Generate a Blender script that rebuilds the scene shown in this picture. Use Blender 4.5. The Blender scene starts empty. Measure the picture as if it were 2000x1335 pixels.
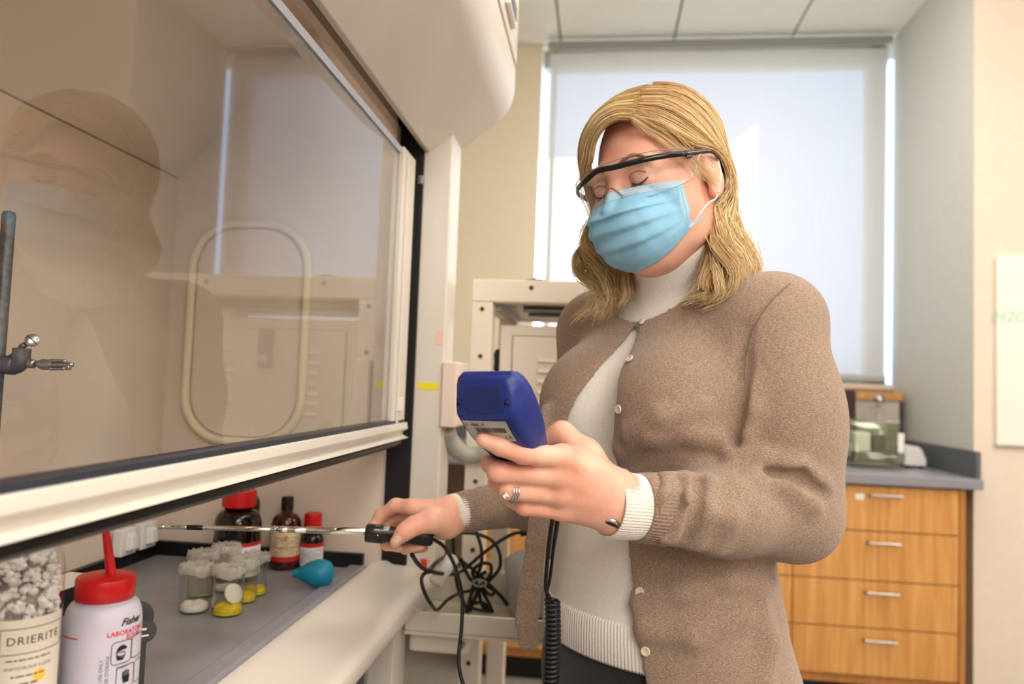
import bpy, bmesh, math, random
import numpy as np
from mathutils import Vector, Matrix
random.seed(7); np.random.seed(7)
SC = bpy.context.scene
COL = SC.collection

# ------------------------------------------------------------------ camera
F, CX, CY = 1450.0, 1000.0, 667.5
CAM = Vector((0, 0, 1.22))
def _basis():
    s = 0.030
    ey = Vector((170, -88, -F)).normalized()
    c = (170 + 88 * s) / F
    ex = Vector((1, -s, c)).normalized()
    ez = ex.cross(ey)
    return ex, ey, ez
EX, EY, EZ = _basis()                      # world axes seen in camera space
RT = Matrix((EX, EY, EZ))                  # camera -> world (rows are world axes)
cam_data = bpy.data.cameras.new('camera')
cam = bpy.data.objects.new('camera', cam_data)
COL.objects.link(cam)
cam.matrix_world = Matrix.Translation(CAM) @ RT.to_4x4()
cam_data.sensor_width = 36.0
cam_data.lens = F / 2000 * 36.0
cam_data.clip_start = 0.02
cam_data.dof.use_dof = True
cam_data.dof.focus_distance = 0.84
cam_data.dof.aperture_fstop = 4.0
SC.camera = cam

def wd(v): return RT @ Vector(v)           # direction: camera -> world
def W(px, py, d):                          # a point seen at (px, py), d metres along the axis
    return CAM + RT @ Vector(((px - CX) / F * d, -(py - CY) / F * d, -d))
def WP(px, py, X=None, Y=None, Z=None):    # ... on a world plane
    r = RT @ Vector(((px - CX) / F, -(py - CY) / F, -1))
    if X is not None: t = (X - CAM.x) / r.x
    elif Y is not None: t = (Y - CAM.y) / r.y
    else: t = (Z - CAM.z) / r.z
    return CAM + r * t

# ------------------------------------------------------------------ light
SC.view_settings.view_transform = 'Standard'
SC.view_settings.look = 'None'
SC.view_settings.exposure = 0.08
SC.view_settings.gamma = 1.0
SC.view_settings.use_curve_mapping = False
SC.cycles.max_bounces = 10
SC.cycles.transparent_max_bounces = 24
SC.cycles.sample_clamp_indirect = 6.0
SC.cycles.caustics_reflective = False
SC.cycles.caustics_refractive = False
SC.cycles.use_denoising = True

world = bpy.data.worlds.new('world'); SC.world = world
world.use_nodes = True
_bg = world.node_tree.nodes['Background']
_bg.inputs[0].default_value = (0.52, 0.69, 1.0, 1)
_bg.inputs[1].default_value = 2.7

def area(name, loc, size, power, color, aim=(0, 0, -1)):
    l = bpy.data.lights.new(name, 'AREA'); l.shape = 'RECTANGLE'
    l.size, l.size_y = size; l.energy = power; l.color = color
    o = bpy.data.objects.new(name, l); COL.objects.link(o); o.location = loc
    o.rotation_euler = Vector(aim).to_track_quat('-Z', 'Y').to_euler()
    return o
WARM = (1.0, 0.92, 0.83)
for (x, y, pw) in ((0.9, -1.6, 20), (0.9, 0.25, 12), (2.6, -0.6, 36), (2.7, 1.5, 38), (0.55, 2.45, 22)):
    area('ceiling_lamp', (x, y, 3.06), (0.55, 1.15), pw, WARM)
area('bounce_fill', (0.9, -1.3, 2.25), (1.5, 1.3), 40, (1.0, 0.94, 0.87), (-0.35, 2.2, -0.8))  # added fill like a bounced flash behind the camera, no fixture in the room
area('ceiling_fill', (1.0, 1.7, 2.62), (0.3, 1.6), 16, WARM, (0, 0, 1))  # unseen light added to brighten the ceiling, no pendant hangs there
area('hood_lamp', (-0.62, 0.60, 2.02), (0.14, 1.0), 2.6, (1.0, 0.86, 0.72), (0, 0, -1))
_s = bpy.data.lights.new('sun', 'SUN'); _s.energy = 28.0; _s.angle = math.radians(0.6); _s.color = (1, .97, .92)
_so = bpy.data.objects.new('sun', _s); COL.objects.link(_so)
_so.rotation_euler = Vector((-0.25, 0.75, -0.62)).to_track_quat('-Z', 'Y').to_euler()

# ------------------------------------------------------------------ materials
MATS = {}
def S(r, g, b):                            # sRGB 0..255 -> linear
    f = lambda c: (c / 255 / 12.92) if c <= 10 else ((c / 255 + .055) / 1.055) ** 2.4
    return (f(r), f(g), f(b), 1)
class NT:
    def __init__(s, m): s.t = m.node_tree; s.n = s.t.nodes; s.l = s.t.links
    def add(s, kind, **kw):
        n = s.n.new(kind)
        for k, v in kw.items():
            if k.startswith('_'): setattr(n, k[1:], v)
        return n
    def link(s, a, b): s.l.new(a, b)
def mat(name, col, rough=.5, metal=0., noise=0., nscale=30., bump=0., bscale=200., spec=.5, trans=0., ior=1.45,
        sss=0., coat=0., sheen=0., alpha=1., bdist=.002):
    if name in MATS: return MATS[name]
    m = bpy.data.materials.new(name); m.use_nodes = True; MATS[name] = m
    t = NT(m); b = t.n['Principled BSDF']
    b.inputs['Base Color'].default_value = col
    b.inputs['Roughness'].default_value = rough
    b.inputs['Metallic'].default_value = metal
    b.inputs['Specular IOR Level'].default_value = spec
    b.inputs['Transmission Weight'].default_value = trans
    b.inputs['IOR'].default_value = ior
    b.inputs['Subsurface Weight'].default_value = sss
    b.inputs['Coat Weight'].default_value = coat
    b.inputs['Sheen Weight'].default_value = sheen
    b.inputs['Alpha'].default_value = alpha
    if sss: b.inputs['Subsurface Radius'].default_value = (.01, .004, .002); b.inputs['Subsurface Scale'].default_value = .5
    tc = t.add('ShaderNodeTexCoord')
    if noise:
        n = t.add('ShaderNodeTexNoise'); n.inputs['Scale'].default_value = nscale; n.inputs['Detail'].default_value = 5
        t.link(tc.outputs['Object'], n.inputs['Vector'])
        r = t.add('ShaderNodeValToRGB')
        r.color_ramp.elements[0].position = .3; r.color_ramp.elements[1].position = .7
        r.color_ramp.elements[0].color = tuple(max(0, c * (1 - noise)) for c in col[:3]) + (1,)
        r.color_ramp.elements[1].color = tuple(min(1, c * (1 + noise)) for c in col[:3]) + (1,)
        t.link(n.outputs['Fac'], r.inputs['Fac']); t.link(r.outputs['Color'], b.inputs['Base Color'])
    if bump:
        n = t.add('ShaderNodeTexNoise'); n.inputs['Scale'].default_value = bscale; n.inputs['Detail'].default_value = 3
        t.link(tc.outputs['Object'], n.inputs['Vector'])
        bp = t.add('ShaderNodeBump'); bp.inputs['Strength'].default_value = bump; bp.inputs['Distance'].default_value = bdist
        t.link(n.outputs['Fac'], bp.inputs['Height']); t.link(bp.outputs['Normal'], b.inputs['Normal'])
    return m

wall_m = mat('wall_paint', S(226, 215, 192), .85, noise=.02, bump=.05)
wallw_m = mat('wall_paint_white', S(224, 211, 196), .8, noise=.02, bump=.05)
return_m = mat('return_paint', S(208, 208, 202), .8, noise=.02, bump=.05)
ceil_m = mat('ceiling_tile', S(238, 238, 230), .9, noise=.03, nscale=60, bump=.1)
grid_m = mat('ceiling_grid', S(120, 122, 116), .6)
floor_m = mat('floor_vinyl', S(150, 146, 140), .45, noise=.12, nscale=40)
cream_m = mat('hood_enamel', S(222, 216, 206), .34, noise=.02, nscale=4, coat=.2)
cream2_m = mat('rack_enamel', S(238, 229, 216), .4, noise=.015, nscale=5)
liner_m = mat('hood_liner', S(222, 205, 190), .55, noise=.03, nscale=6)
black_m = mat('black_rubber', S(16, 16, 18), .35)
blackmat_m = mat('black_matte', S(12, 12, 13), .7)
darkedge_m = mat('dark_gasket', S(34, 38, 50), .4)
gray_m = mat('epoxy_worktop', S(140, 140, 146), .34, noise=.12, nscale=14, bump=.06, bscale=60)
steel_m = mat('steel', S(170, 170, 172), .28, metal=1., noise=.05)
zinc_m = mat('cast_zinc', S(112, 112, 116), .45, metal=.8, noise=.25, nscale=90, bump=.3)
chrome_m = mat('chrome', S(225, 222, 215), .09, metal=1.)
counter_m = mat('counter_laminate', S(140, 140, 150), .35, noise=.04)
splash_m = mat('splash_laminate', S(92, 96, 98), .5, noise=.05)
red_m = mat('red_cap', S(196, 14, 20), .35, noise=.04)
white_m = mat('white_plastic', S(232, 230, 228), .4)

def wood(name, a, b_, sc=1.):
    m = bpy.data.materials.new(name); m.use_nodes = True; MATS[name] = m
    t = NT(m); b = t.n['Principled BSDF']; b.inputs['Roughness'].default_value = .4
    tc = t.add('ShaderNodeTexCoord'); mp = t.add('ShaderNodeMapping')
    mp.inputs['Scale'].default_value = (22 * sc, 22 * sc, 1.2 * sc)
    t.link(tc.outputs['Object'], mp.inputs['Vector'])
    n = t.add('ShaderNodeTexNoise'); n.inputs['Scale'].default_value = 2.2; n.inputs['Detail'].default_value = 6; n.inputs['Distortion'].default_value = .6
    t.link(mp.outputs['Vector'], n.inputs['Vector'])
    r = t.add('ShaderNodeValToRGB'); r.color_ramp.elements[0].position = .35; r.color_ramp.elements[1].position = .7
    r.color_ramp.elements[0].color = a; r.color_ramp.elements[1].color = b_
    t.link(n.outputs['Fac'], r.inputs['Fac']); t.link(r.outputs['Color'], b.inputs['Base Color'])
    return m
wood_m = wood('maple_veneer', S(198, 138, 72), S(222, 166, 98))
woodside_m = wood('maple_edge', S(176, 118, 58), S(198, 140, 76))

def glass_sheet(name, tint=(1, 1, 1, 1), rough=0.02, k=1.0, ior=1.5):
    """thin pane: fresnel mix of clear pass-through and mirror reflection"""
    m = bpy.data.materials.new(name); m.use_nodes = True; MATS[name] = m
    t = NT(m); t.n.remove(t.n['Principled BSDF']); out = t.n['Material Output']
    tr = t.add('ShaderNodeBsdfTransparent'); tr.inputs[0].default_value = tint
    gl = t.add('ShaderNodeBsdfGlossy'); gl.inputs['Roughness'].default_value = rough
    fr = t.add('ShaderNodeFresnel'); fr.inputs['IOR'].default_value = ior
    mu = t.add('ShaderNodeMath', _operation='MULTIPLY'); mu.inputs[1].default_value = k; mu.use_clamp = True
    mx = t.add('ShaderNodeMixShader')
    ge = t.add('ShaderNodeNewGeometry'); sb = t.add('ShaderNodeMath', _operation='SUBTRACT'); sb.inputs[0].default_value = 1.0
    m2 = t.add('ShaderNodeMath', _operation='MULTIPLY')      # mirror only on the outer skin of the pane
    t.link(ge.outputs['Backfacing'], sb.inputs[1]); t.link(fr.outputs[0], mu.inputs[0])
    t.link(mu.outputs[0], m2.inputs[0]); t.link(sb.outputs[0], m2.inputs[1]); t.link(m2.outputs[0], mx.inputs[0])
    t.link(tr.outputs[0], mx.inputs[1]); t.link(gl.outputs[0], mx.inputs[2]); t.link(mx.outputs[0], out.inputs['Surface'])
    return m
sash_glass_m = glass_sheet('sash_glass', (.97, .98, .97, 1), 0.0, 1.75)
lab_glass_m = glass_sheet('lab_glass', (.97, .975, .95, 1), 0.05, 1.9)
jar_glass_m = glass_sheet('jar_glass', (.96, .96, .95, 1), 0.02, 1.2)
lens_m = glass_sheet('clear_lens', (.96, .96, .97, 1), 0.0, 1.5)

# ------------------------------------------------------------------ mesh helpers
class MB:
    """collects shapes, builds ONE mesh object"""
    def __init__(s): s.v = []; s.f = []; s.mi = []; s.cur = 0
    def add(s, vs, fs):
        o = len(s.v); s.v += [tuple(v) for v in vs]; s.f += [tuple(i + o for i in f) for f in fs]; s.mi += [s.cur] * len(fs); return s
    def box(s, lo, hi, M=None):
        (a, b, c), (d, e, f) = lo, hi
        vs = [Vector(p) for p in ((a, b, c), (d, b, c), (d, e, c), (a, e, c), (a, b, f), (d, b, f), (d, e, f), (a, e, f))]
        if M is not None: vs = [M @ v for v in vs]
        return s.add(vs, [(0, 3, 2, 1), (4, 5, 6, 7), (0, 1, 5, 4), (1, 2, 6, 5), (2, 3, 7, 6), (3, 0, 4, 7)])
    def prism(s, prof, y0, y1):            # prof: (x, z) ring, extruded along y
        n = len(prof); vs = [(x, y0, z) for x, z in prof] + [(x, y1, z) for x, z in prof]
        return s.add(vs, [tuple(range(n))[::-1], tuple(range(n, 2 * n))] + [(i, (i + 1) % n, n + (i + 1) % n, n + i) for i in range(n)])
    def lathe(s, prof, seg=32, M=None, cap=True):   # prof: (r, z)
        vs = []; n = len(prof)
        for r, z in prof:
            for k in range(seg):
                a = 2 * math.pi * k / seg; vs.append(Vector((r * math.cos(a), r * math.sin(a), z)))
        if M is not None: vs = [M @ v for v in vs]
        fs = [(i * seg + k, i * seg + (k + 1) % seg, (i + 1) * seg + (k + 1) % seg, (i + 1) * seg + k) for i in range(n - 1) for k in range(seg)]
        if cap: fs += [tuple(range(seg))[::-1], tuple(range((n - 1) * seg, n * seg))]
        return s.add(vs, fs)
    def tube(s, pts, r, seg=10, cap=True):
        pts = [Vector(p) for p in pts]; n = len(pts); rs = r if hasattr(r, '__len__') else [r] * n
        vs = []; N = None
        for i, p in enumerate(pts):
            T = (pts[min(i + 1, n - 1)] - pts[max(i - 1, 0)])
            T = T.normalized() if T.length > 1e-9 else Vector((0, 0, 1))
            if N is None: N = T.orthogonal().normalized()
            else: N = (N - T * N.dot(T)); N = N.normalized() if N.length > 1e-6 else T.orthogonal().normalized()
            B = T.cross(N)
            for k in range(seg):
                a = 2 * math.pi * k / seg; vs.append(p + (N * math.cos(a) + B * math.sin(a)) * rs[i])
        fs = [(i * seg + k, i * seg + (k + 1) % seg, (i + 1) * seg + (k + 1) % seg, (i + 1) * seg + k) for i in range(n - 1) for k in range(seg)]
        if cap: fs += [tuple(range(seg))[::-1], tuple(range((n - 1) * seg, n * seg))]
        return s.add(vs, fs)
    def rings(s, rings, cap=True):         # loft of equal rings
        m = len(rings[0]); n = len(rings); vs = [p for r in rings for p in r]
        fs = [(i * m + k, i * m + (k + 1) % m, (i + 1) * m + (k + 1) % m, (i + 1) * m + k) for i in range(n - 1) for k in range(m)]
        if cap: fs += [tuple(range(m))[::-1], tuple(range((n - 1) * m, n * m))]
        return s.add(vs, fs)
    def grid(s, P, closed=False):          # P[i][j] points
        n, m = len(P), len(P[0]); vs = [p for r in P for p in r]
        fs = [(i * m + j, i * m + j + 1, (i + 1) * m + j + 1, (i + 1) * m + j) for i in range(n - 1) for j in range(m - 1)]
        return s.add(vs, fs)
    def build(s, name, m, parent=None, bevel=0., smooth=False, origin=None, seg=2, angle=35, solid=0.):
        me = bpy.data.meshes.new(name); vs = s.v
        o = bpy.data.objects.new(name, me)
        if parent is not None: base = parent.matrix_world_cached if hasattr(parent, 'matrix_world_cached') else ORG.get(parent.name, Vector((0, 0, 0)))
        else: base = Vector((0, 0, 0))
        if origin is None:
            origin = base if parent is not None else centre_base(vs)
        origin = Vector(origin)
        me.from_pydata([tuple(Vector(v) - origin) for v in vs], [], s.f)
        for mm in (m if isinstance(m, (list, tuple)) else [m]): me.materials.append(mm)
        if isinstance(m, (list, tuple)): me.polygons.foreach_set('material_index', s.mi)
        bm = bmesh.new(); bm.from_mesh(me); bmesh.ops.recalc_face_normals(bm, faces=bm.faces); bm.to_mesh(me); bm.free()
        if smooth: me.polygons.foreach_set('use_smooth', [True] * len(me.polygons))
        me.update()
        COL.objects.link(o); ORG[o.name] = origin
        if parent is not None: o.parent = parent; o.location = origin - base
        else: o.location = origin
        if solid:
            md = o.modifiers.new('solid', 'SOLIDIFY'); md.thickness = solid; md.offset = 0
        if bevel:
            md = o.modifiers.new('bevel', 'BEVEL'); md.width = bevel; md.segments = seg; md.limit_method = 'ANGLE'; md.angle_limit = math.radians(angle)
            for p in me.polygons: p.use_smooth = True
            md.harden_normals = False
            wn = o.modifiers.new('wn', 'WEIGHTED_NORMAL'); wn.keep_sharp = True
        return o
ORG = {}
def centre_base(vs):
    a = np.array([tuple(v) for v in vs]); lo, hi = a.min(0), a.max(0)
    return Vector(((lo[0] + hi[0]) / 2, (lo[1] + hi[1]) / 2, lo[2]))
def thing(name, label, cat, loc, group=None):
    o = bpy.data.objects.new(name, None); COL.objects.link(o); o.location = loc; ORG[o.name] = Vector(loc)
    o.empty_display_size = .05
    o['label'] = label; o['category'] = cat
    if group: o['group'] = group
    return o
def tag(o, label, cat, group=None):
    o['label'] = label; o['category'] = cat
    if group: o['group'] = group
    return o
def lab(o, label): o['label'] = label; return o
def struct(o): o['kind'] = 'structure'; return o
def copy_tree(o, parent=None, loc=None):
    c = o.copy(); COL.objects.link(c)
    if parent is not None: c.parent = parent
    if loc is not None: c.location = loc
    for ch in list(o.children): copy_tree(ch, c)
    return c
def curve3(pts, n=12):                     # Catmull-Rom through points
    P = [Vector(p) for p in pts]; P = [P[0] * 2 - P[1]] + P + [P[-1] * 2 - P[-2]]; out = []
    for i in range(1, len(P) - 2):
        for k in range(n):
            t = k / n; a, b, c, d = P[i - 1], P[i], P[i + 1], P[i + 2]
            out.append(.5 * ((2 * b) + (c - a) * t + (2 * a - 5 * b + 4 * c - d) * t * t + (3 * b - a - 3 * c + d) * t ** 3))
    out.append(P[-2]); return out
def text_mesh(txt, size, font_bold=False, shear=0., align='CENTER', spacing=1., offset=0.):
    """flat lettering as vertex / face lists in the xy plane"""
    if txt[0] == '~':                      # print too small to read: a row of word-length marks
        rn = random.Random(len(txt) * 7 + int(size * 1e5)); L = (len(txt) - 1) * size * .6; x = 0; vs, fs = [], []
        while x < L:
            w = min(rn.uniform(.7, 2.2) * size, L - x); k = len(vs); h = size * .22
            vs += [Vector((x, -h, 0)), Vector((x + w, -h, 0)), Vector((x + w, h, 0)), Vector((x, h, 0))]; fs.append((k, k + 1, k + 2, k + 3)); x += w + size * .35
        dx = L / 2 if align == 'CENTER' else 0
        return [v - Vector((dx, 0, 0)) for v in vs], fs
    cu = bpy.data.curves.new('txt', 'FONT'); cu.body = txt; cu.size = size; cu.align_x = align; cu.align_y = 'CENTER'
    cu.shear = shear; cu.space_character = spacing; cu.offset = offset; cu.resolution_u = 3
    o = bpy.data.objects.new('txt', cu); COL.objects.link(o)
    dg = bpy.context.evaluated_depsgraph_get(); me = bpy.data.meshes.new_from_object(o.evaluated_get(dg))
    vs = [v.co.copy() for v in me.vertices]; fs = [tuple(p.vertices) for p in me.polygons]
    bpy.data.objects.remove(o); bpy.data.curves.remove(cu); bpy.data.meshes.remove(me)
    return vs, fs

# ------------------------------------------------------------------ room
XL, XR, YB, YW, ZC = -1.02, 3.6, -3.2, 4.0, 3.10
SILL = WP(1600, 745, Y=YW - .08).z
NICHE_X = WP(1744, 400, Y=YW).x
NY = 3.16
def sbox(name, lo, hi, m, parent=None, bevel=0., **k):
    o = MB().box(lo, hi).build(name, m, parent, bevel=bevel, **k)
    return struct(o) if parent is None else o
sbox('floor', (XL - .2, YB - .2, -.1), (XR + .2, YW + .3, 0), floor_m)
sbox('wall_left', (XL - .2, YB, 0), (XL, YW + .2, ZC + .1), wall_m)
sbox('wall_right', (XR, YB, 0), (XR + .2, YW + .2, ZC + .1), wallw_m)
sbox('wall_back', (XL - .2, YB - .2, 0), (XR + .2, YB, ZC + .1), wallw_m)
# far wall: solid left of the window, above and below it
WX0 = WP(1053, 300, Y=YW).x; WX1 = NICHE_X
fw = MB().box((XL, YW, 0), (WX0, YW + .03, ZC + .1)).box((WX0, YW, 0), (WX1 + .15, YW + .2, SILL)).box((WX0, YW, ZC), (WX1, YW + .2, ZC + .1)).box((WX1 + .15, YW, 0), (WX1 + .3, YW + .06, ZC + .1))
struct(fw.build('wall_far', wall_m))
# pier to the side of the window niche: grey return face and a white face towards the room
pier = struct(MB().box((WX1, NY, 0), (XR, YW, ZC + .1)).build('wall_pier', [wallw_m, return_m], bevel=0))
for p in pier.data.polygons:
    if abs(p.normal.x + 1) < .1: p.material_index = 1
# ceiling: tiles as pieces
ceil = struct(MB().box((XL - .2, YB - .2, ZC + .02), (XR + .2, YW + .3, ZC + .12)).build('ceiling', grid_m))
tw = .61
tm = None
c0 = WP(1091, 44, Z=ZC).x
i0 = int((XL - c0) / tw) - 1
for i in range(i0, 9):
    for j in range(0, 12):
        x0 = c0 + i * tw; y1 = YW - j * tw
        a, b = max(x0 + .006, XL), min(x0 + tw - .006, XR)
        if b - a < .05 or y1 - tw < YB: continue
        full = abs(b - a - (tw - .012)) < .001
        if tm is None or not full:
            me = MB().box((0, 0, 0), (b - a, tw - .012, .03)).build('ceiling_tile', ceil_m, ceil, origin=(0, 0, 0))
            if full: tm = me.data
            me.location = Vector((a, y1 - tw + .006, ZC)) - ORG['ceiling']
        else:
            o = bpy.data.objects.new('ceiling_tile', tm); COL.objects.link(o); o.parent = ceil
            o.location = Vector((a, y1 - tw + .006, ZC)) - ORG['ceiling']

# window: frame, panes, roller shade
HEAD = WP(1400, 135, Y=YW + .12).z
fr_m = mat('window_frame_metal', S(150, 152, 150), .5)
pane_m = glass_sheet('window_pane', (.96, .98, 1, 1), 0.0, 1.0)
fr = MB()
xr = WP(1690, 400, Y=YW + .12).x
fr.box((WX0, YW + .08, HEAD), (WX1, YW + .16, ZC)).box((xr, YW + .08, SILL), (WP(1722, 400, Y=YW + .12).x, YW + .16, ZC)).box((WX0, YW + .08, SILL), (WX1, YW + .16, SILL + .05)).box((WX0 + .05, YW + .08, SILL), (WX0 + .075, YW + .16, ZC))
win = struct(fr.build('window_1', fr_m))
MB().box((WX0 + .07, YW + .115, SILL + .05), (xr, YW + .12, HEAD)).build('pane', pane_m, win)
MB().box((WX0, YW - .03, SILL - .03), (WX1, YW + .08, SILL)).build('window_sill', wallw_m, win, bevel=.003)
# shade cloth
sh = bpy.data.materials.new('shade_cloth'); sh.use_nodes = True; t = NT(sh); t.n.remove(t.n['Principled BSDF']); out = t.n['Material Output']
tc = t.add('ShaderNodeTexCoord'); mp = t.add('ShaderNodeMapping'); mp.inputs['Scale'].default_value = (160, 1, 3)
t.link(tc.outputs['Object'], mp.inputs['Vector'])
nz = t.add('ShaderNodeTexNoise'); nz.inputs['Scale'].default_value = 1.; nz.inputs['Detail'].default_value = 4; t.link(mp.outputs['Vector'], nz.inputs['Vector'])
rp = t.add('ShaderNodeMapRange'); rp.inputs['From Min'].default_value = .3; rp.inputs['From Max'].default_value = .7; rp.inputs['To Min'].default_value = .115; rp.inputs['To Max'].default_value = .16
t.link(nz.outputs['Fac'], rp.inputs['Value'])
df = t.add('ShaderNodeBsdfDiffuse'); df.inputs[0].default_value = S(214, 214, 208)
tl = t.add('ShaderNodeBsdfTranslucent'); tl.inputs[0].default_value = S(200, 202, 205)
tp = t.add('ShaderNodeBsdfTransparent'); mx1 = t.add('ShaderNodeMixShader'); mx1.inputs[0].default_value = .14
mx2 = t.add('ShaderNodeMixShader')
t.link(df.outputs[0], mx1.inputs[1]); t.link(tl.outputs[0], mx1.inputs[2]); t.link(rp.outputs[0], mx2.inputs[0])
t.link(mx1.outputs[0], mx2.inputs[1]); t.link(tp.outputs[0], mx2.inputs[2]); t.link(mx2.outputs[0], out.inputs['Surface'])
shade = thing('roller_shade', 'pale translucent roller shade drawn down over the window', 'window shade', (.6, YW - .02, SILL))
sx0 = WP(1068, 300, Y=YW - .04).x; sx1 = WP(1732, 400, Y=YW - .04).x
MB().grid([[(sx0 + (sx1 - sx0) * u / 12, YW - .03 + .004 * math.sin(u * 1.3), z) for u in range(13)] for z in (SILL + .03, ZC - .06)]).build('shade_cloth', sh, shade, smooth=True)
MB().box((sx0, YW - .04, SILL + .01), (sx1, YW - .022, SILL + .035)).build('hem_bar', mat('hem_bar', S(175, 178, 180), .5), shade, bevel=.003)
MB().tube([(sx0 - .01, YW - .06, ZC - .035), (sx1 + .01, YW - .06, ZC - .035)], .022, 16).build('roller', mat('roller_metal', S(150, 150, 145), .5), shade, smooth=False)
# outside: pale buildings in the sun
bld_m = mat('sunlit_facade', S(246, 244, 240), .9)
bw = mat('facade_window', S(90, 110, 130), .2)
def facade(name, label, x0, x1, y, z1, z0=-6, depth=6, slope=0.):
    o = thing(name, label, 'building', ((x0 + x1) / 2, y + depth / 2, z0))
    b = MB().add([(x0, y, z0), (x1, y, z0), (x1, y, z1 + slope), (x0, y, z1), (x0, y + depth, z0), (x1, y + depth, z0), (x1, y + depth, z1 + slope), (x0, y + depth, z1)],
                 [(0, 1, 2, 3), (5, 4, 7, 6), (4, 0, 3, 7), (1, 5, 6, 2), (3, 2, 6, 7), (0, 4, 5, 1)])
    b.build('wall', bld_m, o)
    return o
YO = 14.0
p = WP(1165, 310, Y=YO); q = WP(1020, 310, Y=YO)
facade('pale_building', 'pale building seen through the lower part of the shade beside the far wall', q.x - 3, WP(1210, 300, Y=YO).x, YO, p.z)
a = WP(1340, 345, Y=YO); b = WP(1478, 245, Y=YO)
facade('gabled_building', 'bright gable-shaped building seen through the shade behind the hair', a.x, b.x, YO, a.z, slope=b.z - a.z)
gnd = MB().box((-30, YW + 1.0, -6.4), (40, 60, -6.2)).build('ground', mat('outside_paving', S(170, 168, 160), .9)); struct(gnd)

# baseboards
bb_m = mat('rubber_base', S(24, 24, 26), .5)
sbox('baseboard_far', (XL, YW - .012, 0), (WX0, YW, .1), bb_m)
sbox('baseboard_pier', (WX1 + .6, NY - .012, 0), (XR, NY, .1), bb_m)
sbox('baseboard_right', (XR - .012, YB, 0), (XR, NY - .012, .1), bb_m)

# ------------------------------------------------------------------ fume hood
XS, YE = -.365, 1.35                        # sash plane, far end of the opening
ZW = WP(752, 1108, X=-.375, Y=None).z      # provisional, refined below
ZW = .873
XF = WP(812, 655, Y=YE + .03).x            # face of the end post
YN = -.95                                   # near end (behind the camera)
XB = WP(330, 650, Y=YE).x                  # back liner
hood = thing('fume_hood', 'cream laboratory fume hood with raised glass sash and grey worktop', 'fume hood', (-.6, .4, 0))
HX0 = XL + .012
# worktop with raised rim
xw = WP(720, 1105, Z=ZW).x
xo = WP(800, 1185, Z=ZW - .01).x
print('ZW', ZW, 'xw', xw, 'xo', xo, 'XF', XF, 'XB', XB)
wt = MB().box((XB - .02, YN, ZW - .035), (xw, YE + .01, ZW)).build('work_surface', gray_m, hood, bevel=.004)
rim = MB().prism([(xw - .035, ZW + .0005), (xw - .028, ZW + .006), (xw - .004, ZW + .006), (xw + .001, ZW + .0005)], YN, YE + .0).build('work_surface_rim', gray_m, hood, bevel=.0015)
# airfoil sill
air = [(xw + .0015, ZW - .03), (xw + .0015, ZW + .002), (xw + .008, ZW + .008), (xw + .03, ZW + .009), (xw + .042, ZW + .003), (xo - .03, ZW - .001), (xo - .012, ZW - .003), (xo - .003, ZW - .010), (xo, ZW - .022), (xo - .004, ZW - .034), (xo - .016, ZW - .04), (xo - .04, ZW - .042)]
MB().prism(air, YN, YE + .045).build('airfoil_sill', cream_m, hood, bevel=.003)
# liners
MB().box((XB - .012, YN, ZW), (XB, YE + .03, 1.596)).build('back_liner', liner_m, hood)
MB().add([(XB - .012, YN, 1.600), (XB - .012, YE + .03, 1.600), (XB + .26, YE + .03, 1.90), (XB + .26, YN, 1.90), (XB, YN, 1.600), (XB, YE + .03, 1.600), (XB + .272, YE + .03, 1.90), (XB + .272, YN, 1.90)],
         [(0, 1, 2, 3), (4, 7, 6, 5), (0, 3, 7, 4), (1, 5, 6, 2), (0, 4, 5, 1), (3, 2, 6, 7)]).build('baffle', liner_m, hood)
side = MB().box((XB, YE, ZW), (XS - .03, YE + .03, 2.15)).build('side_liner', liner_m, hood)
MB().box((HX0, YN, 2.15), (XS - .04, YE + .03, 2.18)).build('hood_ceiling', liner_m, hood)
MB().box((HX0, YN - .03, 0.0), (XS, YN, 2.18)).build('near_side_panel', liner_m, hood)
# black corner strips along the worktop
MB().box((XB + .002, YN, ZW + .0005), (XB + .012, YE - .002, ZW + .024)).build('back_corner_strip', black_m, hood)
MB().box((WP(300, 1055, Y=YE - .01).x, YE - .012, ZW + .0005), (XS - .055, YE - .001, ZW + .026)).build('side_corner_strip', black_m, hood)
# gasketed oval access panel on the side liner
pc = (WP(370, 650, Y=YE).x + WP(600, 650, Y=YE).x) / 2
ax0 = WP(372, 650, Y=YE).x; ax1 = WP(597, 650, Y=YE).x; az0 = WP(480, 862, Y=YE).z; az1 = WP(480, 438, Y=YE).z
def rrect(x0, x1, z0, z1, r, y, n=8):
    out = []
    for (cx, cz, a0) in ((x1 - r, z1 - r, 0), (x0 + r, z1 - r, 90), (x0 + r, z0 + r, 180), (x1 - r, z0 + r, 270)):
        for k in range(n + 1):
            a = math.radians(a0 + 90 * k / n); out.append(Vector((cx + r * math.cos(a), y, cz + r * math.sin(a))))
    return out
loop = rrect(ax0, ax1, az0, az1, .085, YE - .006)
gask_m = mat('cream_gasket', S(226, 216, 186), .5)
MB().tube(loop + loop[:2], .0085, 10, cap=False).build('access_panel_gasket', gask_m, hood, smooth=True)
ip = rrect(ax0 + .01, ax1 - .01, az0 + .01, az1 - .01, .08, YE - .004); ip2 = [p + Vector((0, .004, 0)) for p in ip]
MB().rings([ip, ip2]).build('access_panel', liner_m, hood)
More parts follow.
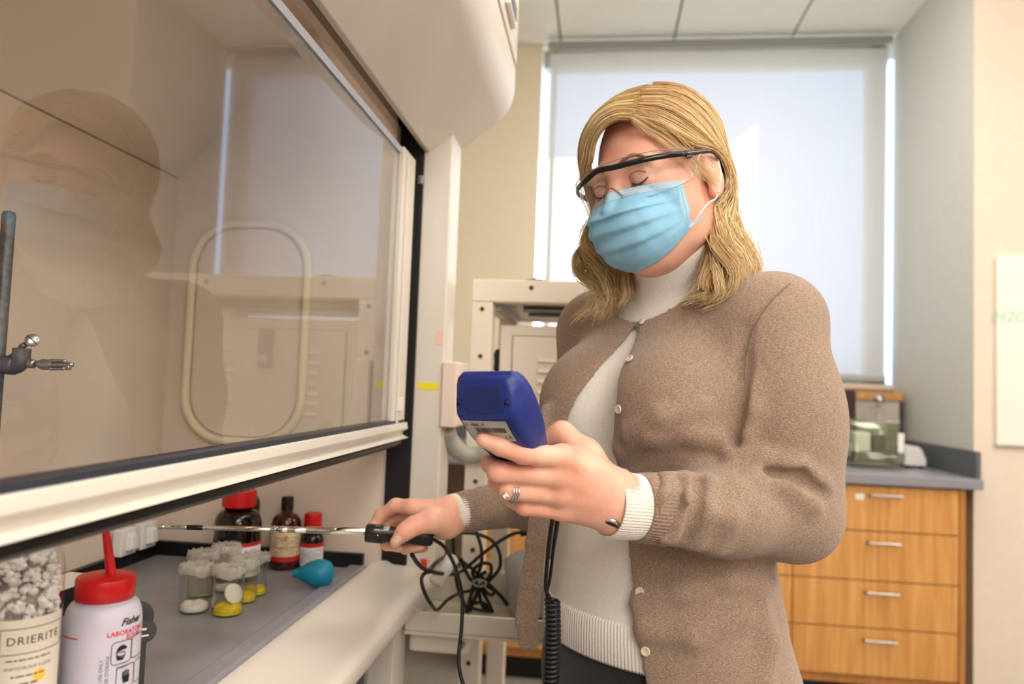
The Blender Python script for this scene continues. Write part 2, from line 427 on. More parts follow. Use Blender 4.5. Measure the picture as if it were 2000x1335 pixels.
# end post and black sash track
PY0 = YE + .03
X1 = WP(884, 300, Y=PY0).x; PY1 = WP(901, 300, X=X1).y
print('post', XF, X1, PY0, PY1)
MB().box((XF, PY0, ZW - .04), (X1, PY1, 2.0)).box((XL + .02, PY0 + .012, ZW - .04), (XF, PY1, 2.0)).build('end_post', cream_m, hood, bevel=.004, seg=3)
MB().box((XS - .045, PY0 - .006, ZW), (XF - .0005, PY0 + .011, 2.1)).build('sash_track', blackmat_m, hood, bevel=.001)
a = WP(820, 348, Y=PY0 - .02); MB().box((a.x - .006, PY0 - .012, a.z - .008), (a.x + .004, PY0 - .006, a.z + .008)).build('track_bolt', steel_m, hood)
# upper fascia over the sash
PYE = PY1 + .006
q = WP(839, 298, Y=PY0); xi, zi = q.x, q.z
q = WP(1004, 216, Y=PYE); fx1, fz1 = q.x, q.z
fx0, fz0 = xi, zi
rr = .04
fas = [(xi - .012, 2.1), (xi - .012, zi + .004), (xi, zi)]
dx, dz = fx1 - fx0, fz1 - fz0; L = math.hypot(dx, dz); ux, uz = dx / L, dz / L
p0 = Vector((fx1 - ux * rr, fz1 - uz * rr)); p1 = Vector((fx1, fz1)); p2 = Vector((fx1, fz1 + rr * 1.2))
for k in range(9):
    t_ = k / 8; q = p0 * (1 - t_) ** 2 + p1 * 2 * t_ * (1 - t_) + p2 * t_ * t_; fas.append((q.x, q.y))
zg = WP(1005, 135, Y=PYE).z
fas += [(fx1, zg)]
fas += [(xi + .05, zg)] if zg > 2.1 else [(xi - .0, zg)]
if zg <= 2.1: fas[0] = (xi - .012, zg)
print('fascia', fx0, fz0, fx1, fz1, 'zi', zi, 'zg', zg)
f = MB().prism(fas, YN, PYE).build('upper_fascia', cream_m, hood, bevel=.002)
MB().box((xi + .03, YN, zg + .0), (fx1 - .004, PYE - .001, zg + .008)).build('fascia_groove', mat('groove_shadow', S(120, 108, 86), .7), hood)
MB().box((xi + .03, YN, zg + .008), (fx1 + .002, PYE, 2.75)).build('service_panel', cream_m, hood, bevel=.003)
MB().box((XL + .02, YE + .031, 2.0), (XF - .05, PYE, 2.75)).build('upper_housing', cream_m, hood)
# small display on the service panel
dp0 = WP(999, 38, X=fx1 + .006); dp1 = WP(1008, 92, X=fx1 + .006)
dy0, dy1 = sorted((dp0.y, dp1.y)); 
MB().box((fx1 + .002, PYE - .20, WP(1003, 82, X=fx1).z), (fx1 + .012, PYE - .10, WP(1003, 40, X=fx1).z)).build('airflow_monitor', white_m, hood, bevel=.002)
MB().box((fx1 + .012, PYE - .19, WP(1003, 74, X=fx1).z), (fx1 + .0135, PYE - .115, WP(1003, 46, X=fx1).z)).build('monitor_screen', mat('lcd', S(92, 104, 128), .25), hood)
# inner header behind the fascia
MB().box((XS - .045, YN, 1.705), (XS - .03, PY0 - .008, 2.149)).build('inner_header', liner_m, hood)
ZGT = WP(763, 280, X=XS).z
# sash
sash = MB()
zA0 = WP(795, 835, X=XS + .012).z; zB0 = WP(795, 870, X=XS + .012).z
zr1 = WP(400, 905, X=XS + .012).z; zr0 = WP(400, 965, X=XS + .012).z
print('sash rail z', zA0, zB0, zr1, zr0)
ZRT = WP(400, 893, X=XS + .01).z; ZRB = WP(400, 955, X=XS + .012).z; ZBB = WP(400, 990, X=XS + .01).z
YSE = PY0 - .036
prof = [(XS - .006, ZRB), (XS - .006, ZRT), (XS + .016, ZRT), (XS + .018, ZRT - .012), (XS + .008, ZRT - .019), (XS + .008, ZRB + .006), (XS + .020, ZRB)]
sashp = MB().prism(prof, YN + .02, YSE).build('sash', cream_m, hood, bevel=.0015)
MB().prism([(XS - .004, ZRT), (XS - .004, ZRT + .007), (XS + .010, ZRT + .005), (XS + .012, ZRT)], YN + .02, YSE - .004).build('glass_gasket', darkedge_m, sashp)
prof = [(XS - .004 + .012 * math.cos(a), (ZRB + ZBB) / 2 + .5 * (ZRB - ZBB) * math.sin(a)) for a in [2 * math.pi * k / 16 for k in range(16)]]
MB().prism(prof, YN + .02, YSE - .002).build('bumper_seal', black_m, sashp, smooth=False, bevel=.001)
ys0 = WP(765, 600, X=XS).y
MB().box((XS - .002, YN + .02, ZRT), (XS + .002, ys0, ZGT)).build('glass_pane', sash_glass_m, sashp)
MB().box((XS - .010, ys0, ZRT), (XS + .010, YSE, ZGT + .012)).box((XS + .010, ys0 + .02, ZRT), (XS + .013, ys0 + .03, ZGT)).build('sash_stile', cream_m, sashp, bevel=.002)
MB().box((XS - .004, YN + .02, ZGT), (XS + .004, ys0, ZGT + .012)).build('top_edge', mat('edge_grey', S(176, 182, 196), .3), sashp)
MB().box((XS + .010, YSE - .06, WP(775, 800, X=XS).z), (XS + .020, YSE - .045, WP(775, 775, X=XS).z)).build('sash_latch', white_m, sashp, bevel=.001)
# base cabinet under the hood
base_m = mat('hood_base_panel', S(70, 82, 96), .5)
MB().box((HX0, YN, .1), (-.50, YE + .3, ZW - .04)).build('base_panel', base_m, hood)
MB().box((HX0, YN, 0), (-.53, YE + .3, .1)).build('base_plinth', black_m, hood)
MB().box((xo - .09, YE - .10, 0), (xo - .045, YE - .02, ZW - .041)).build('support_leg', cream_m, hood, bevel=.003)
# yellow tape strips
tape_m = mat('yellow_tape', S(240, 225, 40), .5, noise=.08, nscale=300)
a = WP(813, 753, Y=PY0 - .001); b = WP(857, 753, Y=PY0 - .001)
tp_ = MB().box((a.x + .003, PY0 - .0009, a.z - .007), (min(b.x, X1 - .001), PY0 - .0001, a.z + .007)).build('tape_strip', tape_m)
tag(tp_, 'short strip of yellow tape stuck on the cream hood post', 'tape', 'yellow tape on the hood')
a = WP(768, 850, X=XS + .02)
tp2 = MB().box((XS + .0082, a.y - .004, ZRB + .008), (XS + .0088, a.y + .006, ZRT - .021)).build('tape_strip', tape_m)
tag(tp2, 'tiny upright piece of yellow tape on the end of the sash rail', 'tape', 'yellow tape on the hood')
pk = WP(876, 660, Y=PY0 - .001)
pk.x = min(pk.x, X1 - .012)
note = MB().box((pk.x - .005, PY0 - .0009, pk.z - .014), (pk.x + .008, PY0 - .0001, pk.z + .014)).build('faded_sticker', mat('pink_sticker', S(238, 200, 184), .6)); tag(note, 'small faded pink sticker near the edge of the hood post', 'sticker')

# ------------------------------------------------------------------ far cabinets and counter
CF = 3.10                                   # front plane of the drawers
ZT = .918
cab_x1 = WP(1886, 1100, Y=CF).x
d_x1 = WP(1873, 1100, Y=CF).x
DW = .62
zl = [WP(1720, y, Y=CF).z for y in (949, 1038, 1135, 1228, 1322)]
gap_m = mat('cabinet_gap', S(110, 70, 30), .8)
first = None
for c in range(3):
    x1 = d_x1 - c * DW; x0 = x1 - DW
    nm = ['four-drawer maple cabinet beside the grey niche wall', 'maple drawer cabinet behind the tan cardigan', 'maple drawer cabinet farthest from the niche wall, behind the white rack'][c]
    o = thing('drawer_cabinet', nm, 'cabinet', ((x0 + x1) / 2, CF + .3, 0), 'maple cabinets under the far counter')
    MB().box((x0, CF + .018, .1), (x1 + (cab_x1 - x1 if c == 0 else 0), YW - .02, ZT - .042)).build('body', woodside_m, o)
    MB().box((x0, CF + .06, 0), (x1 + (cab_x1 - x1 if c == 0 else 0), YW - .05, .1)).build('toe_kick', black_m, o)
    if c == 0: MB().box((x1 + .002, CF, .1), (cab_x1, CF + .018, ZT - .044)).build('filler_strip', woodside_m, o)
    for k in range(4):
        d = MB().box((x0 + .002, CF, zl[k + 1] + .0025), (x1 - .002, CF + .018, zl[k] - .0025)).build('drawer', wood_m, o, bevel=.0012)
        xc = WP(1727 - 3 * k, 1000, Y=CF).x - c * DW; zc_ = zl[k] - (.035 if k == 0 else .042)
        h = MB().tube([(xc - .058, CF - .004, zc_), (xc - .058, CF - .026, zc_), (xc + .058, CF - .026, zc_), (xc + .058, CF - .004, zc_)], .0052, 8).build('handle', steel_m, d, smooth=False)
st = WP(1679, 969, Y=CF)
tag(MB().box((st.x - .016, CF - .0012, st.z - .012), (st.x + .016, CF - .0002, st.z + .012)).build('drawer_sticker', white_m), 'small white square sticker on the top maple drawer', 'sticker')
ctr = thing('counter_top', 'grey laminate countertop with raised side splash under the window', 'countertop', (.4, 3.5, ZT - .04))
MB().box((XL + .02, CF - .025, ZT - .04), (NICHE_X - .002, YW - .002, ZT)).build('slab', counter_m, ctr, bevel=.004)
MB().box((NICHE_X - .022, CF - .005, ZT), (NICHE_X - .002, YW - .03, ZT + .105)).build('side_splash', splash_m, ctr, bevel=.003)
MB().box((XL + .02, YW - .022, ZT), (NICHE_X - .024, YW - .002, ZT + .10)).build('back_splash', splash_m, ctr, bevel=.003)

# things on the far counter
def at(px, y_plane): return WP(px, 915, Y=y_plane)
# wooden topped box against the window wall
a = WP(1672, 780, Y=3.80); b = WP(1760, 812, Y=3.80); zt_ = WP(1715, 765, Y=3.8).z; zm_ = WP(1715, 781, Y=3.8).z
bx = thing('storage_box', 'wood topped box with pale front standing behind the glass tank', 'box', ((a.x + b.x) / 2, 3.88, ZT))
MB().box((a.x, 3.80, ZT + .001), (b.x, 3.955, zm_)).build('case', mat('box_front', S(196, 186, 176), .5), bx, bevel=.002)
MB().box((a.x - .004, 3.79, zm_), (b.x + .004, 3.96, zt_)).build('lid', wood_m, bx, bevel=.003)
MB().box((b.x - .008, 3.796, ZT + .001), (b.x, 3.7999, zm_)).build('edge_trim', blackmat_m, bx)
a = WP(1640, 790, Y=3.62); b = WP(1671, 790, Y=3.62)
bk = thing('binder', 'dark brown binder standing upright beside the wood topped box', 'binder', ((a.x + b.x) / 2, 3.72, ZT))
MB().box((a.x, 3.62, ZT + .0005), (b.x, 3.86, WP(1660, 762, Y=3.62).z)).build('cover', mat('binder_cover', S(52, 38, 36), .6), bk, bevel=.003)
MB().box((a.x + .012, 3.6185, ZT + .12), (b.x - .012, 3.62, ZT + .2)).build('spine_label', mat('binder_label', S(150, 120, 112), .6), bk)
# glass tank
tx0 = WP(1663, 900, Y=3.30).x; tx1 = WP(1768, 900, Y=3.30).x; tz = WP(1715, 822, Y=3.30).z
tank = thing('glass_tank', 'thick clear glass tank with flared rim near the counter edge', 'glassware', ((tx0 + tx1) / 2, 3.40, ZT))
def rr_ring(cx, cy, hx, hy, r, z, n=5):
    out = []
    for sx, sy, a0 in ((1, 1, 0), (-1, 1, 90), (-1, -1, 180), (1, -1, 270)):
        for k in range(n + 1):
            a = math.radians(a0 + 90 * k / n); out.append(Vector((cx + sx * (hx - r) + r * math.cos(a), cy + sy * (hy - r) + r * math.sin(a), z)))
    return out
cx, cy, hx, hy = (tx0 + tx1) / 2, 3.40, (tx1 - tx0) / 2, .095
zz = tz - ZT
R = [(.90, 0.001), (.98, .01), (1.0, .04), (.95, .055), (.90, .065), (.92, zz * .95), (.99, zz), (.96, zz), (.88, zz * .93), (.86, .07), (.86, .015)]
MB().rings([rr_ring(cx, cy, hx * k, hy * k, .02, ZT + z) for k, z in R]).build('tank_body', glass_sheet('thick_glass', (.90, .93, .86, 1), .03, 2.0), tank, smooth=True)
MB().box((cx - .075, cy - .04, ZT + .066), (cx - .01, cy + .05, ZT + .15)).build('filter_box', white_m, tank, bevel=.004)
MB().box((cx + .005, cy - .02, ZT + .075), (cx + .06, cy + .05, ZT + .14)).build('dark_box', mat('dark_carton', S(110, 100, 98), .6), tank, bevel=.003)
MB().box((hx + cx - .028, cy - hy - .0025, ZT + .075), (hx + cx - .004, cy - hy - .0005, ZT + .155)).build('tank_label', white_m, tank)
# dispenser bottle behind the tank
bp = WP(1717, 880, Y=3.62)
db = thing('dispenser_bottle', 'clear glass dispenser bottle with spout rising behind the tank', 'bottle', (bp.x, 3.62, ZT))
zt_ = WP(1717, 773, Y=3.62).z - ZT
MB().lathe([(.045, .001), (.05, .01), (.05, .14), (.04, .17), (.018, .19), (.018, zt_ - .03), (.022, zt_ - .028)], 24, Matrix.Translation((bp.x, 3.62, ZT))).build('bottle_body', lab_glass_m, db, smooth=True)
MB().lathe([(.024, zt_ - .028), (.026, zt_ - .02), (.022, zt_ - .004), (.012, zt_ + .004)], 20, Matrix.Translation((bp.x, 3.62, ZT))).build('stopper', steel_m, db, smooth=True)
MB().tube([(bp.x, 3.62, ZT + zt_ - .045), (bp.x - .05, 3.60, ZT + zt_ - .06), (bp.x - .085, 3.58, ZT + zt_ - .09)], [.008, .007, .004], 10).build('spout', lab_glass_m, db, smooth=True)
# balance
a = WP(1762, 905, Y=3.42); b = WP(1806, 905, Y=3.42)
a.x += .012; b.x += .008
ba = thing('laboratory_balance', 'low off white laboratory balance with black feet beside the tank', 'balance', ((a.x + b.x) / 2, 3.5, ZT))
h1 = WP(1790, 872, Y=3.42).z
MB().add([(a.x, 3.42, ZT + .012), (b.x, 3.42, ZT + .012), (b.x, 3.42, ZT + .04), (b.x - .02, 3.42, h1 - .01), (b.x - .035, 3.42, h1), (a.x, 3.42, h1),
          (a.x, 3.62, ZT + .012), (b.x, 3.62, ZT + .012), (b.x, 3.62, ZT + .04), (b.x - .02, 3.62, h1 - .01), (b.x - .035, 3.62, h1), (a.x, 3.62, h1)],
         [(0, 1, 2, 3, 4, 5), (11, 10, 9, 8, 7, 6)] + [(i, (i + 1) % 6, 6 + (i + 1) % 6, 6 + i) for i in range(6)]).build('housing', white_m, ba, bevel=.004)
for xx in (a.x + .008, b.x - .02):
    for yy in (3.43, 3.6): MB().box((xx, yy, ZT + .0005), (xx + .014, yy + .014, ZT + .013)).build('foot', black_m, ba)
# dark instrument partly behind the arm
a = WP(1640, 905, Y=3.45)
# whiteboard on the pier
a = WP(1943, 868, Y=NY); b = WP(1943, 502, Y=NY)
wbm = mat('whiteboard_face', S(240, 236, 228), .15, coat=.4)
wb = thing('whiteboard', 'white dry erase board with faint green writing on the pale wall', 'whiteboard', (a.x + .45, NY, a.z))
MB().box((a.x, NY - .016, a.z), (a.x + .9, NY - .0005, b.z)).build('board', wbm, wb, bevel=.003)
MB().box((a.x - .003, NY - .012, a.z - .006), (a.x + .9, NY - .001, a.z)).build('lower_trim', mat('board_trim', S(190, 184, 176), .5), wb)
vs, fs = text_mesh('H2O', .062, shear=.3)
p = WP(1972, 619, Y=NY - .0165)
MB().add([Vector((p.x + v.x, NY - .0166, p.z + v.y)) for v in vs], fs).build('green_writing', mat('green_marker', S(140, 212, 180), .6), wb)
MB().box((a.x + .2, NY - .05, a.z - .025), (a.x + .7, NY - .016, a.z - .018)).build('pen_tray', steel_m, wb)

# ------------------------------------------------------------------ white equipment rack
RY = 1.50
rx0 = WP(918, 650, Y=RY).x; rx0b = WP(960, 650, Y=RY).x; RWd = rx0b - rx0
rx1 = .30; zt_ = WP(1000, 546, Y=RY).z; zb_ = WP(1000, 590, Y=RY).z
RB = 1.98
rack = thing('equipment_rack', 'white steel rack with drilled posts and a louvred panel standing behind the cardigan', 'rack', ((rx0 + rx1) / 2, 1.72, 0))
hole_m = mat('bolt_hole', S(46, 30, 20), .8); ring_m = mat('bolt_ring', S(190, 170, 130), .5, metal=.3)
for i, (x0, y0) in enumerate(((rx0, RY), (rx1 - RWd, RY), (rx0, RB - .05), (rx1 - RWd, RB - .05))):
    pst = MB().box((x0, y0, 0), (x0 + RWd, y0 + .045, zb_)).build('rack_post', cream2_m, rack, bevel=.003)
    if y0 == RY:
        for zz in (WP(936, 603, Y=RY).z, WP(932, 695, Y=RY).z, 1.13, 1.02, WP(919, 1073, Y=RY).z, .80, .66, .5, .34, .2):
            M = Matrix.Translation((x0 + RWd * .52, RY, zz)) @ Matrix.Rotation(math.pi / 2, 4, 'X')
            if zz > zb_: continue
            MB().lathe([(.0058, -.001), (.0058, .0006), (.0036, .0006)], 12, M).build('hole_ring', ring_m, pst)
            MB().lathe([(.0038, -.0009), (.0038, .0009)], 10, M).build('bolt_hole', hole_m, pst)
tb = MB().box((rx0, RY, zb_), (rx1, RY + .045, zt_)).build('top_beam', cream2_m, rack, bevel=.003)
zz = WP(936, 603, Y=RY).z
for xx, zz in ((WP(1038, 562, Y=RY).x, WP(1038, 562, Y=RY).z), (.12, WP(1038, 562, Y=RY).z)):
    M = Matrix.Translation((xx, RY, zz)) @ Matrix.Rotation(math.pi / 2, 4, 'X')
    MB().lathe([(.0058, -.001), (.0058, .0006), (.0036, .0006)], 12, M).build('hole_ring', ring_m, tb)
    MB().lathe([(.0038, -.0009), (.0038, .0009)], 10, M).build('bolt_hole', hole_m, tb)
MB().box((rx0, RB - .05, zb_), (rx1, RB, zt_)).build('back_beam', cream2_m, rack, bevel=.003)
for x0 in (rx0, rx1 - RWd): MB().box((x0 + .001, RY + .046, zb_ + .001), (x0 + RWd - .001, RB - .051, zt_ - .001)).build('side_beam', cream2_m, rack)
pan_m = mat('shelf_underside', S(120, 110, 92), .22, metal=.6)
MB().box((rx0 + RWd, RY + .046, zb_ + .002), (rx1 - RWd, RB - .051, zb_ + .012)).build('top_shelf', pan_m, rack)
for yy in (1.62, 1.74): MB().box((rx0 + RWd + .05, yy, zb_ - .006), (rx1 - RWd, yy + .02, zb_ + .0015)).build('shelf_rib', steel_m, rack, bevel=.002)
MB().box((rx0 + RWd, RY + .05, zb_ - .012), (rx0 + RWd + .012, RB - .06, zb_ + .0015)).build('shelf_rail', steel_m, rack)
# lower shelves
MB().box((rx0 + .001, RY + .046, .955), (rx1 - .001, RB, .975)).build('middle_shelf', cream2_m, rack, bevel=.002)
# louvred panel
LY = 1.545; lx0 = WP(975, 700, Y=LY).x; lx1 = .165; lz1 = WP(1050, 636, Y=LY).z; lz0 = .976
pn = thing('control_panel', 'white louvred electrical cabinet with a black switch mounted inside the rack', 'cabinet', ((lx0 + lx1) / 2, LY + .12, lz0))
MB().box((lx0, LY, lz0), (lx1, LY + .24, lz1)).build('case', cream2_m, pn, bevel=.004)
dx0 = WP(1001, 700, Y=LY).x; dz1 = WP(1040, 657, Y=LY).z
MB().box((dx0 - .0015, LY - .0015, lz0 + .03), (lx1 - .03, LY - .0002, dz1 + .0015)).build('door_shadow_gap', mat('door_gap', S(120, 104, 88), .7), pn)
dr = MB().box((dx0, LY - .004, lz0 + .032), (lx1 - .032, LY - .0015, dz1)).build('door', cream2_m, pn, bevel=.001)
for sx in (dx0 + .055, lx1 - .10):
    for k in range(7):
        z = dz1 - .045 - k * .022
        if z < lz0 + .05: continue
        MB().add([(sx, LY - .004, z), (sx + .035, LY - .004, z), (sx + .035, LY - .009, z - .007), (sx, LY - .009, z - .007), (sx, LY - .004, z - .009), (sx + .035, LY - .004, z - .009)],
                 [(0, 1, 2, 3), (3, 2, 5, 4), (0, 3, 4), (1, 5, 2)]).build('louvre', cream2_m, dr)
MB().box((-.020, LY - .012, 1.235), (.012, LY - .0045, 1.32)).build('switch_plate', mat('switch_plate', S(120, 116, 108), .5), dr, bevel=.002)
MB().box((-.012, LY - .018, 1.250), (.004, LY - .012, 1.262)).build('switch', white_m, dr, bevel=.001)
g = WP(972, 705, Y=1.60)
tag(MB().lathe([(.004, -.026), (.009, -.018), (.008, 0), (.010, .014), (.005, .026)], 10, Matrix.Translation(g)).build('cable_gland', mat('dark_gland', S(38, 44, 40), .5), smooth=True), 'dark knobbly connector between the rack post and the louvred cabinet', 'connector')
# crumpled green wrap on the rack
vs = []
cr = MB(); g = WP(1040, 540, Y=1.56)
P = [[Vector((g.x - .012 + .05 * i / 10, 1.53 + .04 * j / 4, zt_ + .002 + .006 * abs(math.sin(i * 1.9 + j * 2.1)) * math.sin(math.pi * i / 10 + .1) + .0015)) for j in range(5)] for i in range(11)]
tag(cr.grid(P).build('crumpled_film', mat('green_film', S(150, 165, 150), .4), solid=.0008, smooth=True), 'crumpled grey-green film lying on top of the rack beam', 'film')

# tray below with cords
TY0, TY1 = 1.30, 1.495
tx0 = WP(791, 1200, Y=TY0).x; tz1 = WP(900, 1200, Y=TY0).z; tz0 = WP(900, 1246, Y=TY0).z
tray = thing('cable_tray', 'off white open tray fixed to the rack and full of black cords', 'tray', ((tx0 + .25) / 2, 1.4, tz0))
tr_m = mat('tray_enamel', S(222, 214, 198), .45, noise=.03, nscale=12)
TX1 = .26
MB().box((tx0, TY0, tz0), (TX1, TY1, tz0 + .006)).build('tray_floor', tr_m, tray)
MB().box((tx0, TY0, tz0 + .0062), (TX1, TY0 + .006, tz1)).build('front_lip', tr_m, tray, bevel=.002)
MB().box((tx0, TY1 - .006, tz0 + .0062), (TX1, TY1 - .0005, tz1 + .03)).build('back_lip', tr_m, tray, bevel=.002)
MB().box((tx0, TY0 + .0062, tz0 + .0062), (tx0 + .006, TY1 - .0065, tz1)).build('side_lip', tr_m, tray, bevel=.002)
MB().box((TX1 - .006, TY0 + .0062, tz0 + .0062), (TX1, TY1 - .0065, tz1)).build('side_lip', tr_m, tray, bevel=.002)
sx0 = WP(797, 1250, Y=1.33).x; sx1 = WP(915, 1265, Y=1.33).x; sz = WP(850, 1277, Y=1.33).z
MB().box((sx0, 1.33, sz), (sx1, 1.47, tz0 - .0005)).build('under_tray_box', tr_m, tray, bevel=.008)
k = WP(912, 1261, Y=1.325)
MB().lathe([(.004, 0), (.006, .004), (.004, .008)], 10, Matrix.Translation((k.x - .008, 1.33, k.z)) @ Matrix.Rotation(math.pi / 2, 4, 'X')).build('thumb_screw', steel_m, tray)

def cpt(pts, d, ox=780, oy=900, sc=.3259):
    return [W(ox + p[0] * sc, oy + p[1] * sc, (p[2] if len(p) > 2 else d)) for p in pts]
cord_m = mat('black_cord', S(20, 20, 21), .45)
def cord(name, label, pts, r, group=None, n=10, parent=None):
    o = MB().tube(curve3(pts, n), r, 8).build(name, cord_m, parent, smooth=True)
    if label: tag(o, label, 'cable', group)
    return o
pc_ = thing('power_cord', 'tangled black power cord bundled with a tie in the rack tray', 'cable', W(925, 1190, 1.42))
dd = 1.40
cord('cord_loop', None, cpt([(75, 560, 1.08), (110, 612, 1.12), (170, 655, 1.18), (300, 677, 1.28), (380, 655), (480, 570), (600, 480), (690, 433), (740, 428)], dd), .0034, parent=pc_)
cord('cord_loop', None, cpt([(300, 432), (400, 430), (480, 440), (560, 480), (600, 550), (600, 640), (540, 715), (500, 740)], dd + .02), .0034, parent=pc_)
cord('cord_loop', None, cpt([(460, 420), (490, 520), (490, 620), (452, 720), (430, 800), (425, 900)], dd + .01), .0034, parent=pc_)
cord('cord_loop', None, cpt([(320, 430), (325, 560), (340, 700), (365, 800), (400, 880)], dd - .01), .0036, parent=pc_)
cord('cord_loop', None, cpt([(190, 652, 1.2), (137, 690, 1.16), (143, 765, 1.14), (190, 858, 1.18), (228, 890, 1.26), (290, 830, 1.32), (360, 792), (430, 775)], dd - .05), .0030, parent=pc_)
cord('cord_loop', None, cpt([(175, 665, 1.18), (220, 608, 1.22), (280, 572, 1.32), (340, 578), (430, 640), (520, 722), (600, 800), (650, 862)], dd + .03), .0034, parent=pc_)
for q in ([(470, 740), (430, 800), (405, 905)], [(475, 740), (525, 830), (560, 905)], [(480, 745), (450, 830), (412, 900)], [(470, 740), (490, 850), (530, 905)], [(465, 735), (440, 660), (490, 615), (545, 620), (545, 680), (500, 735)], [(462, 735), (420, 700), (380, 620), (370, 580)], [(400, 870), (470, 890), (550, 900)], [(395, 905), (430, 860), (500, 850), (560, 905)], [(430, 775), (470, 700), (520, 660)], [(480, 735), (540, 800), (570, 780), (520, 745)]):
    cord('cord_loop', None, cpt(q, dd + .015), .0034, parent=pc_)
MB().tube(cpt([(725, 430), (775, 428), (840, 440)], dd), .0065, 10).build('plug', black_m, pc_, smooth=True)
tie = curve3(cpt([(440, 722), (460, 712), (500, 714), (522, 730), (500, 748), (460, 748), (440, 726)], dd - .002), 6)
MB().tube(tie, .0022, 6).build('cord_tie', mat('cord_tie', S(150, 148, 144), .5), pc_)
# grey drum beside the tray
g = W(1010, 1134, 1.40)
dm = thing('grey_drum', 'smooth grey plastic drum on its side in the tray beside the cardigan hem', 'drum', g)
Mx = Matrix.Translation(g + Vector((.05, 0.01, 0))) @ Matrix.Rotation(math.radians(-100), 4, 'Y') @ Matrix.Rotation(math.radians(10), 4, 'X')
MB().lathe([(.02, -.10), (.055, -.10), (.064, -.06), (.0655, .0), (.062, .045), (.053, .066), (.046, .070), (.02, .070)], 36, Mx).build('drum_body', mat('grey_plastic', S(158, 158, 162), .35), dm, smooth=True)
# beige box and hose on the hood post
PX = X1 + .0005
b0 = Vector((PX, 1.40, 1.2))
hb = thing('outlet_box', 'pale pink-white plastic box mounted on the hood post behind the blue meter', 'box', (PX + .02, b0.y + .05, 1.12))
by0 = PY0 + .015; bz0 = WP(870, 833, Y=by0).z; bz1 = WP(870, 706, Y=by0).z
bx1 = WP(897, 770, Y=by0).x
MB().box((PX, by0, bz0), (bx1, by0 + .10, bz1)).box((WP(861, 770, Y=PY0 - .012).x, PY0 - .012, bz0), (bx1, PY0 - .0005, bz1)).box((PX, PY0 - .0006, bz0), (bx1, by0 + .001, bz1)).build('housing', mat('pinkish_plastic', S(232, 214, 202), .45), hb, bevel=.004)
MB().box((bx1, by0 + .02, bz0 + .045), (bx1 + .0012, by0 + .075, bz1 - .02)).build('vent_slot', mat('vent_grey', S(120, 120, 112), .6), hb)
hz = curve3([WP(872, 838, Y=by0 + .03), WP(878, 858, Y=by0 + .05), WP(900, 882, Y=by0 + .08), WP(935, 887, Y=by0 + .09), WP(975, 872, Y=by0 + .08), WP(1010, 850, Y=by0 + .09)], 14)
rad = [.0165 + .0018 * (1 if i % 2 else -1) for i in range(len(hz))]
tag(MB().tube(hz, rad, 14).build('ribbed_hose', mat('ribbed_grey', S(196, 194, 184), .4), smooth=True), 'pale ribbed hose curving down from the box on the hood post', 'hose')
rs = WP(856, 1075, Y=TY1 + .02)
tag(MB().box((rs.x - .004, PY0 - .003, rs.z - .012), (rs.x + .008, PY0 - .001, rs.z + .014)).build('red_tag', mat('red_tag', S(226, 70, 60), .5)), 'small red tag beside the foot of the hood post', 'tag')
w0 = W(850, 1136, 1.24); w1 = W(884, 1090, 1.28)
tag(MB().tube([w0, w0.lerp(w1, .5), w1], [.012, .0125, .012], 14).build('plastic_roll', mat('milky_plastic', S(226, 224, 222), .3), smooth=True), 'milky plastic tube lying among the black cords in the tray', 'tube')

# ------------------------------------------------------------------ things on the hood worktop
def onw(px, py): return WP(px, py, Z=ZW + .0005)      # a base point on the worktop
def wrap(vs, fs, r, c, ang0, z0, eps=.0003):
    """bend flat lettering (x right, y up) around a vertical cylinder facing ang0 (radians, world)"""
    out = []
    for v in vs:
        a = ang0 + v.x / r
        out.append(Vector((c.x + (r + eps) * math.cos(a), c.y + (r + eps) * math.sin(a), z0 + v.y)))
    return out, fs
def face_ang(c, px_off=0.): return math.atan2(CAM.y - c.y, CAM.x - c.x) + px_off
def T(c): return Matrix.Translation(c)
def band(mb, r, c, a0, a1, z0, z1, n=24, eps=.0002):
    P = [[Vector((c.x + (r + eps) * math.cos(a0 + (a1 - a0) * k / n), c.y + (r + eps) * math.sin(a0 + (a1 - a0) * k / n), z)) for k in range(n + 1)] for z in (z0, z1)]
    return mb.grid(P)
ink_m = mat('black_ink', S(20, 18, 20), .5); inkred_m = mat('red_ink', S(215, 30, 40), .5); inkgrey_m = mat('grey_ink', S(96, 90, 92), .6)
amber_m = mat('amber_glass', S(22, 8, 6), .08, coat=.2, spec=.5)
amber2_m = mat('amber_glass_brown', S(62, 20, 10), .08, coat=.2, spec=.5)

